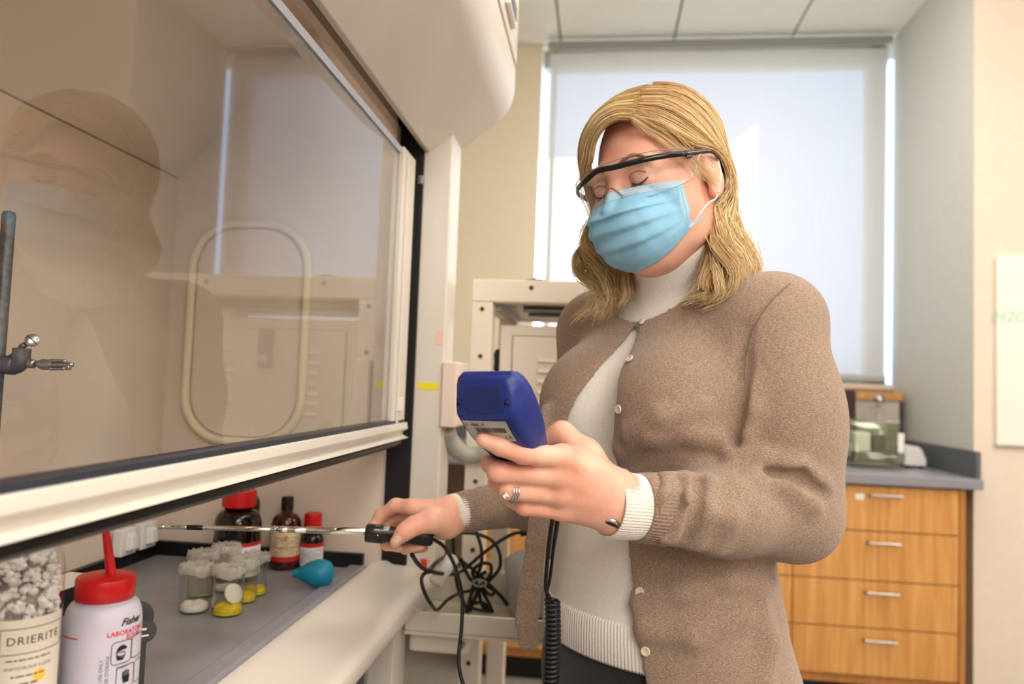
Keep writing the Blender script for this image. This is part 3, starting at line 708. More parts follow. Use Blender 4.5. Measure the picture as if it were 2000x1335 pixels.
def bottle(label, c, r, h, capm, cap_r, cap_h, glass, lab_m, lz0, lz1, bands=(), shoulder=.60, neck=.42, group=None, text=None):
    o = thing('reagent_bottle', label, 'bottle', c, 'reagent bottles at the back of the hood')
    prof = [(r * .86, .0), (r * .97, .004), (r, .01), (r, h * shoulder)]
    for k in range(1, 9):
        a = math.pi / 2 * k / 8; prof.append((r * neck + r * (1 - neck) * math.cos(a), h * shoulder + (h - cap_h - .006 - h * shoulder) * math.sin(a)))
    prof += [(r * neck, h - cap_h * .5)]
    MB().lathe(prof, 36, T(c)).build('bottle_body', glass, o, smooth=True)
    cp = []
    for k in range(48):
        pass
    MB().lathe([(cap_r * .98, h - cap_h), (cap_r, h - cap_h + .001), (cap_r, h - .003), (cap_r * .94, h - .0006), (cap_r * .5, h)], 28, T(c)).build('cap', capm, o, smooth=False, bevel=.0006)
    a = face_ang(c)
    lb = band(MB(), r, c, a - 2.3, a + 2.3, c.z + lz0, c.z + lz1).build('label', lab_m, o, smooth=True)
    for z0, z1, m_ in bands: band(MB(), r, c, a - 2.3, a + 2.3, c.z + z0, c.z + z1, eps=.0004).build('label_band', m_, lb, smooth=True)
    # fine print: rows of small marks
    mb = MB(); rnd = random.Random(int(r * 1e5)); z = lz1 - .012
    while z > lz0 + .006:
        x = -r * .9
        while x < r * .9:
            w = rnd.uniform(.002, .006)
            if rnd.random() < .8:
                P = [[Vector((c.x + (r + .0006) * math.cos(a + xx / r), c.y + (r + .0006) * math.sin(a + xx / r), c.z + zz)) for xx in (x, x + w / 2, x + w)] for zz in (z, z + .0009)]
                mb.grid(P)
            x += w + .0012
        z -= .0026
    mb.build('fine_print', inkgrey_m, lb)
    if text:
        vs, fs = text_mesh(text[0], text[1]); vs, fs = wrap(vs, fs, r, c, a, c.z + text[2], .0008); MB().add(vs, fs).build('label_lettering', text[3], lb)
    return o
cream_lab = mat('cream_label', S(226, 206, 164), .6, noise=.08, nscale=90); white_lab = mat('white_label', S(232, 230, 234), .5)
red_band = mat('red_band', S(196, 28, 30), .5)
c = onw(459, 1130); bottle('wide brown reagent bottle with red cap and large white label', c, .0385, .150, red_m, .028, .028, amber_m, white_lab, .010, .066, [(.060, .066, red_band)], .60, .62)
c = onw(490, 1092); c.y = min(c.y, YE - .045); bottle('brown reagent bottle with red cap mostly hidden behind the widest one', c, .030, .165, red_m, .018, .030, amber_m, cream_lab, .02, .09, (), .66, .45)
c = onw(555, 1108); bottle('tall brown bottle with black cap and beige label with a red band', c, .0262, .128, black_m, .0108, .024, amber2_m, cream_lab, .016, .070, [(.016, .025, red_band), (.040, .0412, red_band)], .60, .40, text=('Z', .012, .057, red_band))
c = onw(607, 1108); bottle('smallest brown bottle with red cap beside the teal rubber bulb', c, .0205, .099, red_m, .0155, .030, amber_m, white_lab, .006, .047, [(.040, .047, red_band)], .50, .62)

# rubber bulb
c = onw(617, 1146); rb = .0265
d = wd((-1, -.03, .15)); d.z = 0; d.normalize()
blb = thing('rubber_bulb', 'teal rubber pipette bulb lying on its side near the hood sill', 'rubber bulb', c)
prof = [(.0045, -.050), (.0058, -.049), (.0062, -.045), (.0068, -.038)]
for k in range(1, 17):
    t_ = k / 16; a = -math.pi * .36 + (math.pi * .36 + math.pi / 2) * t_
    prof.append((max(.0003, .0225 * math.cos(a) ** .9), .002 + .027 * math.sin(a) - (.010 if False else 0)))
prof = [p for p in prof if True]
Mb = Matrix.Translation(c + Vector((0, 0, .0225))) @ d.to_track_quat('-Z', 'Y').to_matrix().to_4x4()
prof2 = [(.0045, -.0385), (.0064, -.038), (.0068, -.034), (.0082, -.030), (.0120, -.0235), (.0165, -.016), (.0200, -.008), (.0222, .000), (.0226, .007), (.0213, .0145), (.0175, .022), (.011, .0265), (.004, .0285), (.0005, .0288)]
P2 = curve3([Vector((a, b, 0)) for a, b in prof2], 4)
MB().lathe([(max(p.x, .0002), p.y) for p in P2], 32, Mb).build('bulb_body', mat('teal_rubber', S(14, 128, 160), .42, noise=.04), blb, smooth=True)

# beakers
powy = mat('yellow_powder', S(246, 206, 20), .8, noise=.12, nscale=120, bump=.4, bscale=300); poww = mat('white_powder', S(240, 232, 226), .85, bump=.3, bscale=200)
powp = mat('yellow_solution', S(214, 200, 20), .3, noise=.1)
film_m = mat('wrap_film', S(236, 228, 220), .2, alpha=.36, noise=.06, nscale=60, bump=.5, bscale=90)
def beaker(label, c, r, h, fill=None, fh=.012, disc=False, film=True, seed=0):
    o = thing('beaker', label, 'beaker', c, 'small film-covered beakers on the worktop')
    w = .0012
    MB().lathe([(.0005, 0), (r * .92, 0), (r, .004), (r, h - .003), (r + .0012, h), (r - w + .001, h), (r - w, h - .004), (r - w, .004), (r * .9, .0018), (.0005, .0018)], 32, T(c), cap=False).build('glass_wall', lab_glass_m, o, smooth=True)
    rnd = random.Random(seed)
    if fill:
        rings = []
        for rr_, zz in ((.98, .0022), (1.0, fh * .55), (.98, fh * .95), (.75, fh * 1.12), (.4, fh * 1.18), (.05, fh * 1.15)):
            rings.append([Vector((c.x + (r - w - .0006) * rr_ * math.cos(2 * math.pi * k / 24), c.y + (r - w - .0006) * rr_ * math.sin(2 * math.pi * k / 24), c.z + zz * (1 + (.10 * math.sin(k * 1.3 + seed) if rr_ < .99 else 0)))) for k in range(24)])
        MB().rings(rings).build('contents', fill, o, smooth=True)
        if fill is powy:
            MB().lathe([(r - w - .0002, .002), (r - w - .0001, .007)], 28, T(c), cap=False).build('liquid_ring', powp, o, smooth=True)
    if disc:
        a = face_ang(c) + .7
        Md = Matrix.Translation(c + Vector((.003, .006, .026))) @ Matrix.Rotation(a, 4, 'Z') @ Matrix.Rotation(math.radians(62), 4, 'Y')
        MB().lathe([(.0115, -.0005), (.0145, .001), (.0150, .003), (.0143, .005), (.0115, .0062), (.0002, .0066)], 24, Md).build('filter_disc', poww, o, smooth=True)
    if film:
        P = []
        for i in range(9):
            t_ = i / 8; row = []
            rad = (r + .0022) * min(1, t_ * 1.45) if t_ < .7 else (r + .0022 + .001 * math.sin(i * 2))
            zz = h + .0015 if t_ < .7 else h + .0015 - (t_ - .7) / .3 * .014
            for k in range(41):
                a = 2 * math.pi * k / 40; cr_ = .0012 * math.sin(k * 1.7 + seed + i) + .0009 * math.sin(k * 3.1 + i * 2.3 + seed)
                dz = cr_ * (1.0 if t_ < .7 else .6) - (.0016 * (1 - t_) if t_ < .7 else 0) + (.003 * math.sin(3 * a + seed) if i == 8 else 0)
                row.append(Vector((c.x + (rad + cr_ * (.3 if t_ < .6 else 1)) * math.cos(a), c.y + (rad + cr_ * (.3 if t_ < .6 else 1)) * math.sin(a), c.z + zz + dz)))
            P.append(row)
        MB().grid(P).build('cover_film', film_m, o, smooth=True)
    return o
bk_ = [((379, 1192), .0215, .067, poww, .011, False, 'front beaker holding a little white powder, left of the yellow one'),
       ((444, 1197), .0215, .068, powy, .012, True, 'front beaker with yellow powder and a white disc inside'),
       ((392, 1165), .0205, .070, None, 0, False, 'empty beaker tucked behind the white powder one'),
       ((438, 1151), .0205, .072, poww, .006, False, 'rear beaker whose crumpled film stands highest, behind the yellow powder beaker'),
       ((474, 1172), .0205, .066, powy, .010, False, 'beaker with pinkish film between the front yellow one and the last yellow one'),
       ((496, 1159), .0190, .062, powy, .010, False, 'beaker with yellow powder farthest towards the black-capped bottle')]
for i, (p, r, h, fl, fh, dc, lb_) in enumerate(bk_): beaker(lb_, onw(*p), r, h, fl, fh, dc, True, i * 1.7)

# squeeze bottle
c = W(196, 1300, .655); c.z = ZW + .0005
sq = thing('squeeze_bottle', 'translucent white squeeze bottle with ribbed red cap and printed pictograms', 'bottle', c)
r = .0312; zs = W(197, 1168, .655).z - c.z
plm = mat('polyethylene', S(200, 197, 212), .35, sss=.4, noise=.02)
prof = [(.026, 0), (.0298, .002), (r, .008), (r, zs - .022)]
for k in range(1, 9):
    a = math.pi / 2 * k / 8; prof.append((.0240 + (r - .0240) * math.cos(a), zs - .022 + .020 * math.sin(a)))
prof += [(.0222, zs - .001), (.0222, zs + .01)]
MB().lathe(prof, 48, T(c)).build('bottle_body', plm, sq, smooth=True)
cap = MB(); seg = 96; zc0, zc1 = zs, zs + .0195
rings = []
for rr_, zz, rib in ((.0226, zc0, 0), (.0238, zc0 + .0006, 1), (.0238, zc1 - .002, 1), (.0232, zc1 - .0004, 0), (.0223, zc1, 0), (.0213, zc1 - .0006, 0), (.0203, zc1 + .0002, 0), (.002, zc1 + .0015, 0)):
    rings.append([Vector((c.x + (rr_ + rib * (.0003 if k % 2 else 0)) * math.cos(2 * math.pi * k / seg), c.y + (rr_ + rib * (.0003 if k % 2 else 0)) * math.sin(2 * math.pi * k / seg), c.z + zz)) for k in range(seg)])
cap.rings(rings).build('cap', red_m, sq, smooth=True)
tdir = wd((.006, 0, 0))
p0_ = c + wd((.0045, 0, 0)); p0_.z = c.z + zc1
p1_ = W(207, 1040, .66); p1_.z = max(p1_.z, p0_.z + .03)
tb_ = curve3([p0_ - Vector((0, 0, .002)), p0_.lerp(p1_, .3), p0_.lerp(p1_, .65), p1_, p1_ + (p1_ - p0_) * .55], 8)
n_ = len(tb_); MB().tube(tb_, [.0044 - .0016 * i / n_ for i in range(n_)], 14).build('spout', red_m, sq, smooth=True)
A = face_ang(c)
def put(txt, size, dx, z, m_, **k):
    vs, fs = text_mesh(txt, size, **k)
    # subdivide long glyph polygons is unnecessary at this size
    vs, fs = wrap([Vector((v.x + dx, v.y, 0)) for v in vs], fs, r, c, A, c.z + z, .00025)
    return MB().add(vs, fs)
zt = lambda py: W(197, py, .625).z - c.z
put('Fisher', .0085, .0245, zt(1226), ink_m, shear=.35, offset=.0002).build('maker_lettering', ink_m, sq)
put('LABORATORY', .0056, .0215, zt(1246), inkred_m, offset=.00012).build('red_lettering', inkred_m, sq)
put('EQUIP', .0056, .0275, zt(1257), inkred_m, offset=.00012).build('red_lettering', inkred_m, sq)
def wrapgrid(mb, pts2, w2):                 # thin closed outline of width w2
    n = len(pts2)
    for i in range(n):
        a, b = Vector(pts2[i]), Vector(pts2[(i + 1) % n]); dd = (b - a); 
        if dd.length < 1e-7: continue
        nn = Vector((-dd.y, dd.x)).normalized() * w2 / 2
        ns_ = max(1, int(dd.length / .0015))
        for k in range(ns_):
            a_, b_ = a + dd * k / ns_, a + dd * (k + 1) / ns_; q = [a_ - nn, b_ - nn, b_ + nn, a_ + nn]
            vs, fs = wrap([Vector((v.x, v.y, 0)) for v in q], [(0, 1, 2, 3)], r, c, A, c.z, .0004); mb.add(vs, fs)
def fillpoly(mb, pts2):
    n = len(pts2); cx_ = sum(p[0] for p in pts2) / n; cy_ = sum(p[1] for p in pts2) / n
    vs, fs = wrap([Vector((p[0], p[1], 0)) for p in pts2] + [Vector((cx_, cy_, 0))], [(i, (i + 1) % n, n) for i in range(n)], r, c, A, c.z, .0003); mb.add(vs, fs)
def rrp(cx_, cy_, hx_, hy_, rd, n=5):
    return [(cx_ + sx * (hx_ - rd) + rd * math.cos(math.radians(a0 + 90 * k / n)), cy_ + sy * (hy_ - rd) + rd * math.sin(math.radians(a0 + 90 * k / n))) for sx, sy, a0 in ((1, 1, 0), (-1, 1, 90), (-1, -1, 180), (1, -1, 270)) for k in range(n + 1)]
pg = MB()
z1_ = zt(1284); z2_ = zt(1334)
for (x_, z_) in ((.0165, z1_), (.0345, z1_ + .001), (.0215, z2_), (.0395, z2_)): wrapgrid(pg, rrp(x_, z_, .0088, .0094, .003), .0006)
head = [(.0165 + .0050 * math.cos(a), z1_ + .0005 + .0056 * math.sin(a)) for a in [math.radians(k) for k in range(20, 181, 16)]]
fillpoly(pg, head); fillpoly(pg, [(.0115, z1_ - .001), (.0125, z1_ - .0062), (.0175, z1_ - .0066), (.0195, z1_ - .0035), (.0160, z1_ - .004)])
wrapgrid(pg, [(.0118, z1_ + .0002), (.0185, z1_ + .0002), (.0195, z1_ - .0030), (.0122, z1_ - .0030)], .0007)
for k in range(4): wrapgrid(pg, [(.0182 + .0018 * k, z2_ - .0005), (.0186 + .0018 * k, z2_ + .0058 - .0008 * abs(k - 1.5))], .0012)
fillpoly(pg, [(.0178, z2_ + .0005), (.0252, z2_ + .0005), (.0248, z2_ - .0055), (.0190, z2_ - .0055)])
pg.build('pictograms', ink_m, sq)
put('Goggles', .0034, .0175, z1_ - .0125, inkgrey_m).build('small_lettering', inkgrey_m, sq)
for j_, tx in enumerate(('DISPENSING USE ONLY', 'INTENDED FOR STORAGE')):
    vs, fs = text_mesh(tx, .0040, align='CENTER')
    vs = [Vector((-v.y + .0005 + .0048 * j_, v.x + z1_ - .024, 0)) for v in vs]
    vs, fs = wrap(vs, fs, r, c, A, c.z, .00025); MB().add(vs, fs).build('side_lettering', inkgrey_m, sq)
band(MB(), r, c, A - 1.25, A - .62, c.z + zt(1252), c.z + zt(1249)).build('red_level_mark', inkred_m, sq)

# drying agent jar
c = W(33, 1300, .60); c.z = ZW + .0005
jr = .0295
jar = thing('desiccant_jar', 'clear jar full of white desiccant lumps with a printed paper label', 'jar', c)
zsh = W(40, 1095, .60).z - c.z
prof = [(jr * .9, 0), (jr, .004), (jr, zsh - .012)] + [(jr * .55 + jr * .45 * math.cos(math.pi / 2 * k / 8), zsh - .012 + .03 * math.sin(math.pi / 2 * k / 8)) for k in range(1, 9)]
prof += [(jr * .55, zsh + .028)]
MB().lathe(prof, 48, T(c)).build('jar_body', jar_glass_m, jar, smooth=True)
MB().lathe([(jr * .60, zsh + .019), (jr * .64, zsh + .021), (jr * .64, zsh + .036), (jr * .5, zsh + .038)], 28, T(c)).build('lid', white_m, jar, smooth=True)
lm = mat('desiccant_lump', S(226, 220, 218), .9, noise=.06, nscale=200, bump=.5, bscale=300)
lum = MB(); rnd = random.Random(5)
ico = [Vector(v) for v in ((0, 0, 1), (.89, 0, .45), (.28, .85, .45), (-.72, .53, .45), (-.72, -.53, .45), (.28, -.85, .45), (.72, .53, -.45), (-.28, .85, -.45), (-.89, 0, -.45), (-.28, -.85, -.45), (.72, -.53, -.45), (0, 0, -1))]
icf = [(0, 1, 2), (0, 2, 3), (0, 3, 4), (0, 4, 5), (0, 5, 1), (1, 6, 2), (2, 7, 3), (3, 8, 4), (4, 9, 5), (5, 10, 1), (6, 7, 2), (7, 8, 3), (8, 9, 4), (9, 10, 5), (10, 6, 1), (11, 7, 6), (11, 8, 7), (11, 9, 8), (11, 10, 9), (11, 6, 10)]
zz = zsh * .40
while zz < zsh + .006:
    rlim = jr - .0048 if zz < zsh - .010 else jr - .0048 - (zz - zsh + .010) * .5
    for k in range(26):
        a = rnd.uniform(0, 2 * math.pi); rad = rlim * (1 - .25 * rnd.random() ** 2) if k < 22 else rlim * rnd.random()
        s_ = rnd.uniform(.0028, .0052); E = Matrix.Rotation(rnd.uniform(0, 6), 3, Vector((rnd.random(), rnd.random(), rnd.random() + .1)).normalized())
        sc_ = Vector((s_ * rnd.uniform(.8, 1.3), s_ * rnd.uniform(.6, 1.1), s_ * rnd.uniform(.5, .9)))
        o_ = Vector((c.x + rad * math.cos(a), c.y + rad * math.sin(a), c.z + zz + rnd.uniform(-.002, .002)))
        lum.add([o_ + E @ Vector((v.x * sc_.x, v.y * sc_.y, v.z * sc_.z)) * rnd.uniform(.85, 1.1) for v in ico], icf)
    zz += .0034
lo_ = lum.build('desiccant_lumps', lm, jar); lo_['kind'] = 'stuff'
MB().lathe([(jr * .7, .003), (jr * .74, .006), (jr * .74, zsh * .85), (jr * .5, zsh - .012)], 24, T(c)).build('desiccant_core', mat('desiccant_core', S(150, 142, 138), .9), jar, smooth=True)
A = face_ang(c); zt = lambda py: W(40, py, .572).z - c.z
zl1 = zt(1215); jl = band(MB(), jr, c, A - 1.9, A + 1.25, c.z + .02, c.z + zl1, 40).build('paper_label', mat('aged_label', S(222, 214, 200), .6, noise=.04, nscale=50), jar, smooth=True)
def jput(txt, size, dx, z, m_, name='label_lettering', **k):
    vs, fs = text_mesh(txt, size, **k); vs, fs = wrap([Vector((v.x + dx, v.y, 0)) for v in vs], fs, jr, c, A, c.z + z, .0005)
    MB().add(vs, fs).build(name, m_, jl)
r_keep = r; r = jr
pg = MB(); zb_ = zt(1257)
wrapgrid(pg, [(-.0125, zb_ - .0098), (.0345, zb_ - .0098), (.0345, zb_ + .0095), (-.0125, zb_ + .0095)], .0007)
pg.build('label_border', inkgrey_m, jl)
jput('DRIERITE', .0088, .0115, zb_, mat('label_ink', S(52, 46, 60), .6), spacing=1.12)
for k, (tx, sz) in enumerate((('~~~~~~~~~~~~~~~~~~~~~', .0026), ('ANHYDROUS CaSO4', .0036), ('~~~~~~~~~~~~~~~~', .0026), ('~~~~~~~', .0036), ('~~~~', .003))):
    jput(tx, sz, .008, zb_ - .0145 - .0062 * k, inkgrey_m)
r = jr
pt = MB(); fillpoly(pt, [(.016 + .005 * math.cos(a), zt(1330) + .005 * math.sin(a)) for a in [2 * math.pi * k / 14 for k in range(14)]]); pt.build('yellow_spot', mat('yellow_print', S(240, 200, 70), .6), jl)

# white topped box behind the jars
p = WP(108, 1114, Z=ZW + .085); 
q1 = WP(168, 1119, Z=ZW + .04); q0 = WP(60, 1108, Z=ZW + .04); q2 = WP(128, 1203, Z=ZW + .04)
bxo = thing('black_carton', 'black carton with a pale lid lying behind the jar and the squeeze bottle', 'box', (q1.x, q1.y - .04, ZW))
vx = (q1 - q0).normalized(); vy = Vector((vx.y, -vx.x, 0))
Lx, Ly = .058, .085
base = q1 - vx * (Lx - .03)
def bxp(u, v, z): return base + vx * u + vy * v + Vector((0, 0, z - base.z))
def obox(u0, u1, v0, v1, z0, z1): return [bxp(u0, v0, z0), bxp(u1, v0, z0), bxp(u1, v1, z0), bxp(u0, v1, z0), bxp(u0, v0, z1), bxp(u1, v0, z1), bxp(u1, v1, z1), bxp(u0, v1, z1)]
bf = [(0, 3, 2, 1), (4, 5, 6, 7), (0, 1, 5, 4), (1, 2, 6, 5), (2, 3, 7, 6), (3, 0, 4, 7)]
MB().add(obox(.001, Lx - .001, .001, Ly - .001, ZW + .0008, ZW + .0365), bf).build('carton_body', mat('black_card', S(30, 26, 30), .5), bxo, bevel=.001)
MB().add(obox(0, Lx, 0, Ly, ZW + .0366, ZW + .0402), bf).build('lid', mat('pale_card', S(232, 226, 216), .6), bxo, bevel=.001)
MB().add(obox(Lx * .3, Lx * .95, Ly, Ly + .0006, ZW + .012, ZW + .022), bf).build('red_print', red_band, bxo)

# dark round knob device behind the squeeze bottle
g = W(283, 1233, .74); g2 = W(272, 1210, .76)
kn = thing('tubing_clamp', 'dark grey round knob with tiny white print half hidden by the squeeze bottle', 'clamp', (g.x, g.y, ZW))
dm_ = mat('dark_grey_plastic', S(62, 62, 64), .5)
ax = (CAM - g); ax.z *= .3; ax.normalize(); ax = (ax + wd((.25, 0, 0))).normalized()
Q = ax.to_track_quat('Z', 'Y').to_matrix().to_4x4()
MB().lathe([(.008, -.012), (.0108, -.011), (.0112, -.001), (.0100, .001), (.0003, .0012)], 24, T(g) @ Q).build('knob', dm_, kn, bevel=.0004)
MB().lathe([(.012, -.004), (.0165, -.003), (.0165, .003), (.012, .004)], 24, T(g2 - ax * .014) @ Q).build('clamp_disc', dm_, kn, bevel=.0006)
MB().box((g2.x - .010, g2.y + .004, ZW + .0006), (g2.x - .002, g2.y + .020, g2.z - .008)).build('clamp_foot', dm_, kn, bevel=.002)
vs, fs = text_mesh('~~~', .0050); vs2, fs2 = text_mesh('~~~~', .0038)
kt = MB()
for V, dy in ((vs, .0028), (vs2, -.0035)):
    kt.add([T(g) @ Q @ Vector((v.x, v.y + dy, .0014)) for v in V], fs if V is vs else fs2)
kt.build('knob_lettering', white_m, kn)

# service outlets in the back corner
for i, (px, py) in enumerate(((243, 1046), (282, 1044))):
    p = WP(px, py, X=XB + .02)
    so = thing('service_outlet', ('white service outlet block on the back liner nearer the squeeze bottle spout', 'white service outlet block on the back liner nearer the far corner')[i], 'outlet', (XB + .016, p.y, p.z - .02), 'service outlets in the hood')
    y0 = min(p.y, YE - .05)
    MB().box((XB + .0125, y0 - .022, ZW + .026), (XB + .030, y0 + .022, ZW + .072)).build('outlet_plate', white_m, so, bevel=.003)
    MB().add([(XB + .030, y0 - .012, ZW + .034), (XB + .030, y0 + .012, ZW + .034), (XB + .030, y0 + .012, ZW + .066), (XB + .030, y0 - .012, ZW + .066), (XB + .044, y0 - .008, ZW + .038), (XB + .044, y0 + .008, ZW + .038), (XB + .040, y0 + .008, ZW + .060), (XB + .040, y0 - .008, ZW + .060)], [(0, 3, 2, 1), (4, 5, 6, 7), (0, 1, 5, 4), (1, 2, 6, 5), (2, 3, 7, 6), (3, 0, 4, 7)]).build('outlet_spout', white_m, so, bevel=.002)

# ring stand with clamp
top = W(18, 412, .765)
stand = thing('support_stand', 'dark steel rod of a support stand behind the sash glass', 'stand', (top.x, top.y, ZW))
MB().lathe([(.0062, .011), (.0064, .012), (.0064, top.z - ZW - .004), (.0052, top.z - ZW - .001), (.002, top.z - ZW)], 20, T(Vector((top.x, top.y, ZW)))).build('rod', mat('oxidised_steel', S(96, 98, 104), .5, metal=.7, noise=.35, nscale=160), stand, smooth=True)
MB().box((top.x - .09, top.y - .045, ZW + .0005), (top.x + .03, top.y + .045, ZW + .011)).build('stand_base', zinc_m, stand, bevel=.003)
q = W(20, 705, .755)
bh = thing('boss_clamp', 'cast metal boss head with thumb screw and pronged clamp fixed to the rod', 'clamp', (top.x, top.y, q.z))
rodx = top.x; a0 = Vector((top.x, top.y, q.z))
R1 = lambda px, py, d=.757: W(px, py, d)
body_pts = [R1(-6, 708), R1(12, 712), R1(30, 714), R1(40, 706), R1(42, 690), R1(43, 680)]
MB().tube(curve3(body_pts, 6), [.0095] * 12 + [.0085] * 19, 12).build('boss_body', zinc_m, bh, smooth=True)
MB().tube([R1(20, 698), R1(34, 690), R1(45, 675), R1(50, 672)], [.003, .0034, .0034, .003], 10).build('boss_screw', zinc_m, bh, smooth=True)
tc_ = R1(63, 664); ax = wd((.55, .28, .75)).normalized(); Q = ax.to_track_quat('Z', 'Y').to_matrix().to_4x4()
ts = MB().lathe([(.0028, -.006), (.004, -.003), (.0066, -.0012), (.0068, 0), (.0062, .0006), (.0003, .0008)], 24, T(tc_) @ Q).build('thumb_screw', steel_m, bh, smooth=True)
MB().box((-.0062, -.0004, .0009), (.0062, .0004, .0012), T(tc_) @ Q @ Matrix.Rotation(math.radians(-45), 4, 'Z')).build('screw_slot', blackmat_m, ts)
MB().tube([R1(22, 708), R1(75, 710), R1(84, 711)], .0030, 12).build('clamp_arm', zinc_m, bh, smooth=True)
MB().lathe([(.0035, -.004), (.0046, -.003), (.0046, .003), (.0035, .004)], 16, T(R1(61, 710)) @ (R1(90, 712) - R1(60, 710)).normalized().to_track_quat('Z', 'Y').to_matrix().to_4x4()).build('clamp_collar', steel_m, bh, smooth=True)
MB().tube([R1(76, 711), R1(84, 711), R1(90, 712), R1(100, 712)], [.0042, .0058, .0055, .0040], 14).build('clamp_nut', steel_m, bh)
for (dy, x1, rr_) in ((-8, 130, .0016), (0, 143, .0026), (8, 128, .0016)):
    MB().tube([R1(88, 712 + dy * .6), R1(98, 712 + dy), R1(x1 - 6, 712 + dy * .95), R1(x1, 712 + dy * .8)], [rr_ * 1.2, rr_ * 1.1, rr_, rr_ * .8], 8).build('clamp_prong', steel_m, bh, smooth=True)
MB().lathe([(.0022, -.003), (.0030, 0), (.0022, .003)], 10, T(R1(134, 717))).build('prong_bolt', steel_m, bh, smooth=True)

# ------------------------------------------------------------------ implicit modelling (smooth unions of tapered forms, meshed once)
f32 = np.float32
def A3(v): return np.array([v[0], v[1], v[2]], f32)
class Form:
    """list of primitives combined in order; each knows its bounding sphere"""
    def __init__(s): s.p = []
    def _add(s, fn, c, R, k, op): s.p.append((fn, A3(c), float(R), float(k), op)); return s
    def cone(s, a, b, r1, r2, k=.01, op='u'):
        a, b = A3(a), A3(b); ba = b - a; L2 = float(ba @ ba) + 1e-12
        def fn(P):
            q = P - a; h = np.clip((q @ ba) / L2, 0, 1)[..., None]
            return np.sqrt(((q - h * ba) ** 2).sum(-1)) - (r1 + (r2 - r1) * h[..., 0])
        return s._add(fn, (a + b) / 2, math.sqrt(L2) / 2 + max(r1, r2), k, op)
    def chain(s, pts, rs, k=.01):
        for i in range(len(pts) - 1): s.cone(pts[i], pts[i + 1], rs[i], rs[i + 1], k)
        return s
    def ell(s, c, r, M=None, k=.01, op='u'):
        c, r = A3(c), A3(r); M = np.eye(3, dtype=f32) if M is None else np.array(M, f32)   # columns = axes
        def fn(P):
            q = (P - c) @ M; k0 = np.sqrt(((q / r) ** 2).sum(-1)); k1 = np.sqrt(((q / (r * r)) ** 2).sum(-1)) + 1e-9
            return k0 * (k0 - 1) / k1
        return s._add(fn, c, max(r), k, op)
    def rbox(s, c, hs, rad, M=None, k=.01, op='u'):
        c, hs = A3(c), A3(hs); M = np.eye(3, dtype=f32) if M is None else np.array(M, f32)
        def fn(P):
            q = np.abs((P - c) @ M) - (hs - rad)
            return np.sqrt((np.maximum(q, 0) ** 2).sum(-1)) + np.minimum(q.max(-1), 0) - rad
        return s._add(fn, c, float(np.linalg.norm(hs)), k, op)
    def custom(s, fn, c, R, k=.01, op='u'): return s._add(fn, c, R, k, op)
    def __call__(s, P, c=None, R=None, v=None):
        if v is None: v = np.full(P.shape[:-1], .5, f32)
        for fn, pc, pr, k, op in s.p:
            if c is not None and np.linalg.norm(pc - c) > pr + R + k * 2 + .006: continue
            d = fn(P).astype(f32)
            if op == 'u':
                if k > 0: h = np.maximum(k - np.abs(v - d), 0) / k; v = np.minimum(v, d) - h * h * k * .25
                else: v = np.minimum(v, d)
            elif op == 's':
                d = -d; h = np.maximum(k - np.abs(v - d), 0) / max(k, 1e-6); v = np.maximum(v, d) + h * h * k * .25
            else: v = np.maximum(v, d)
        return v
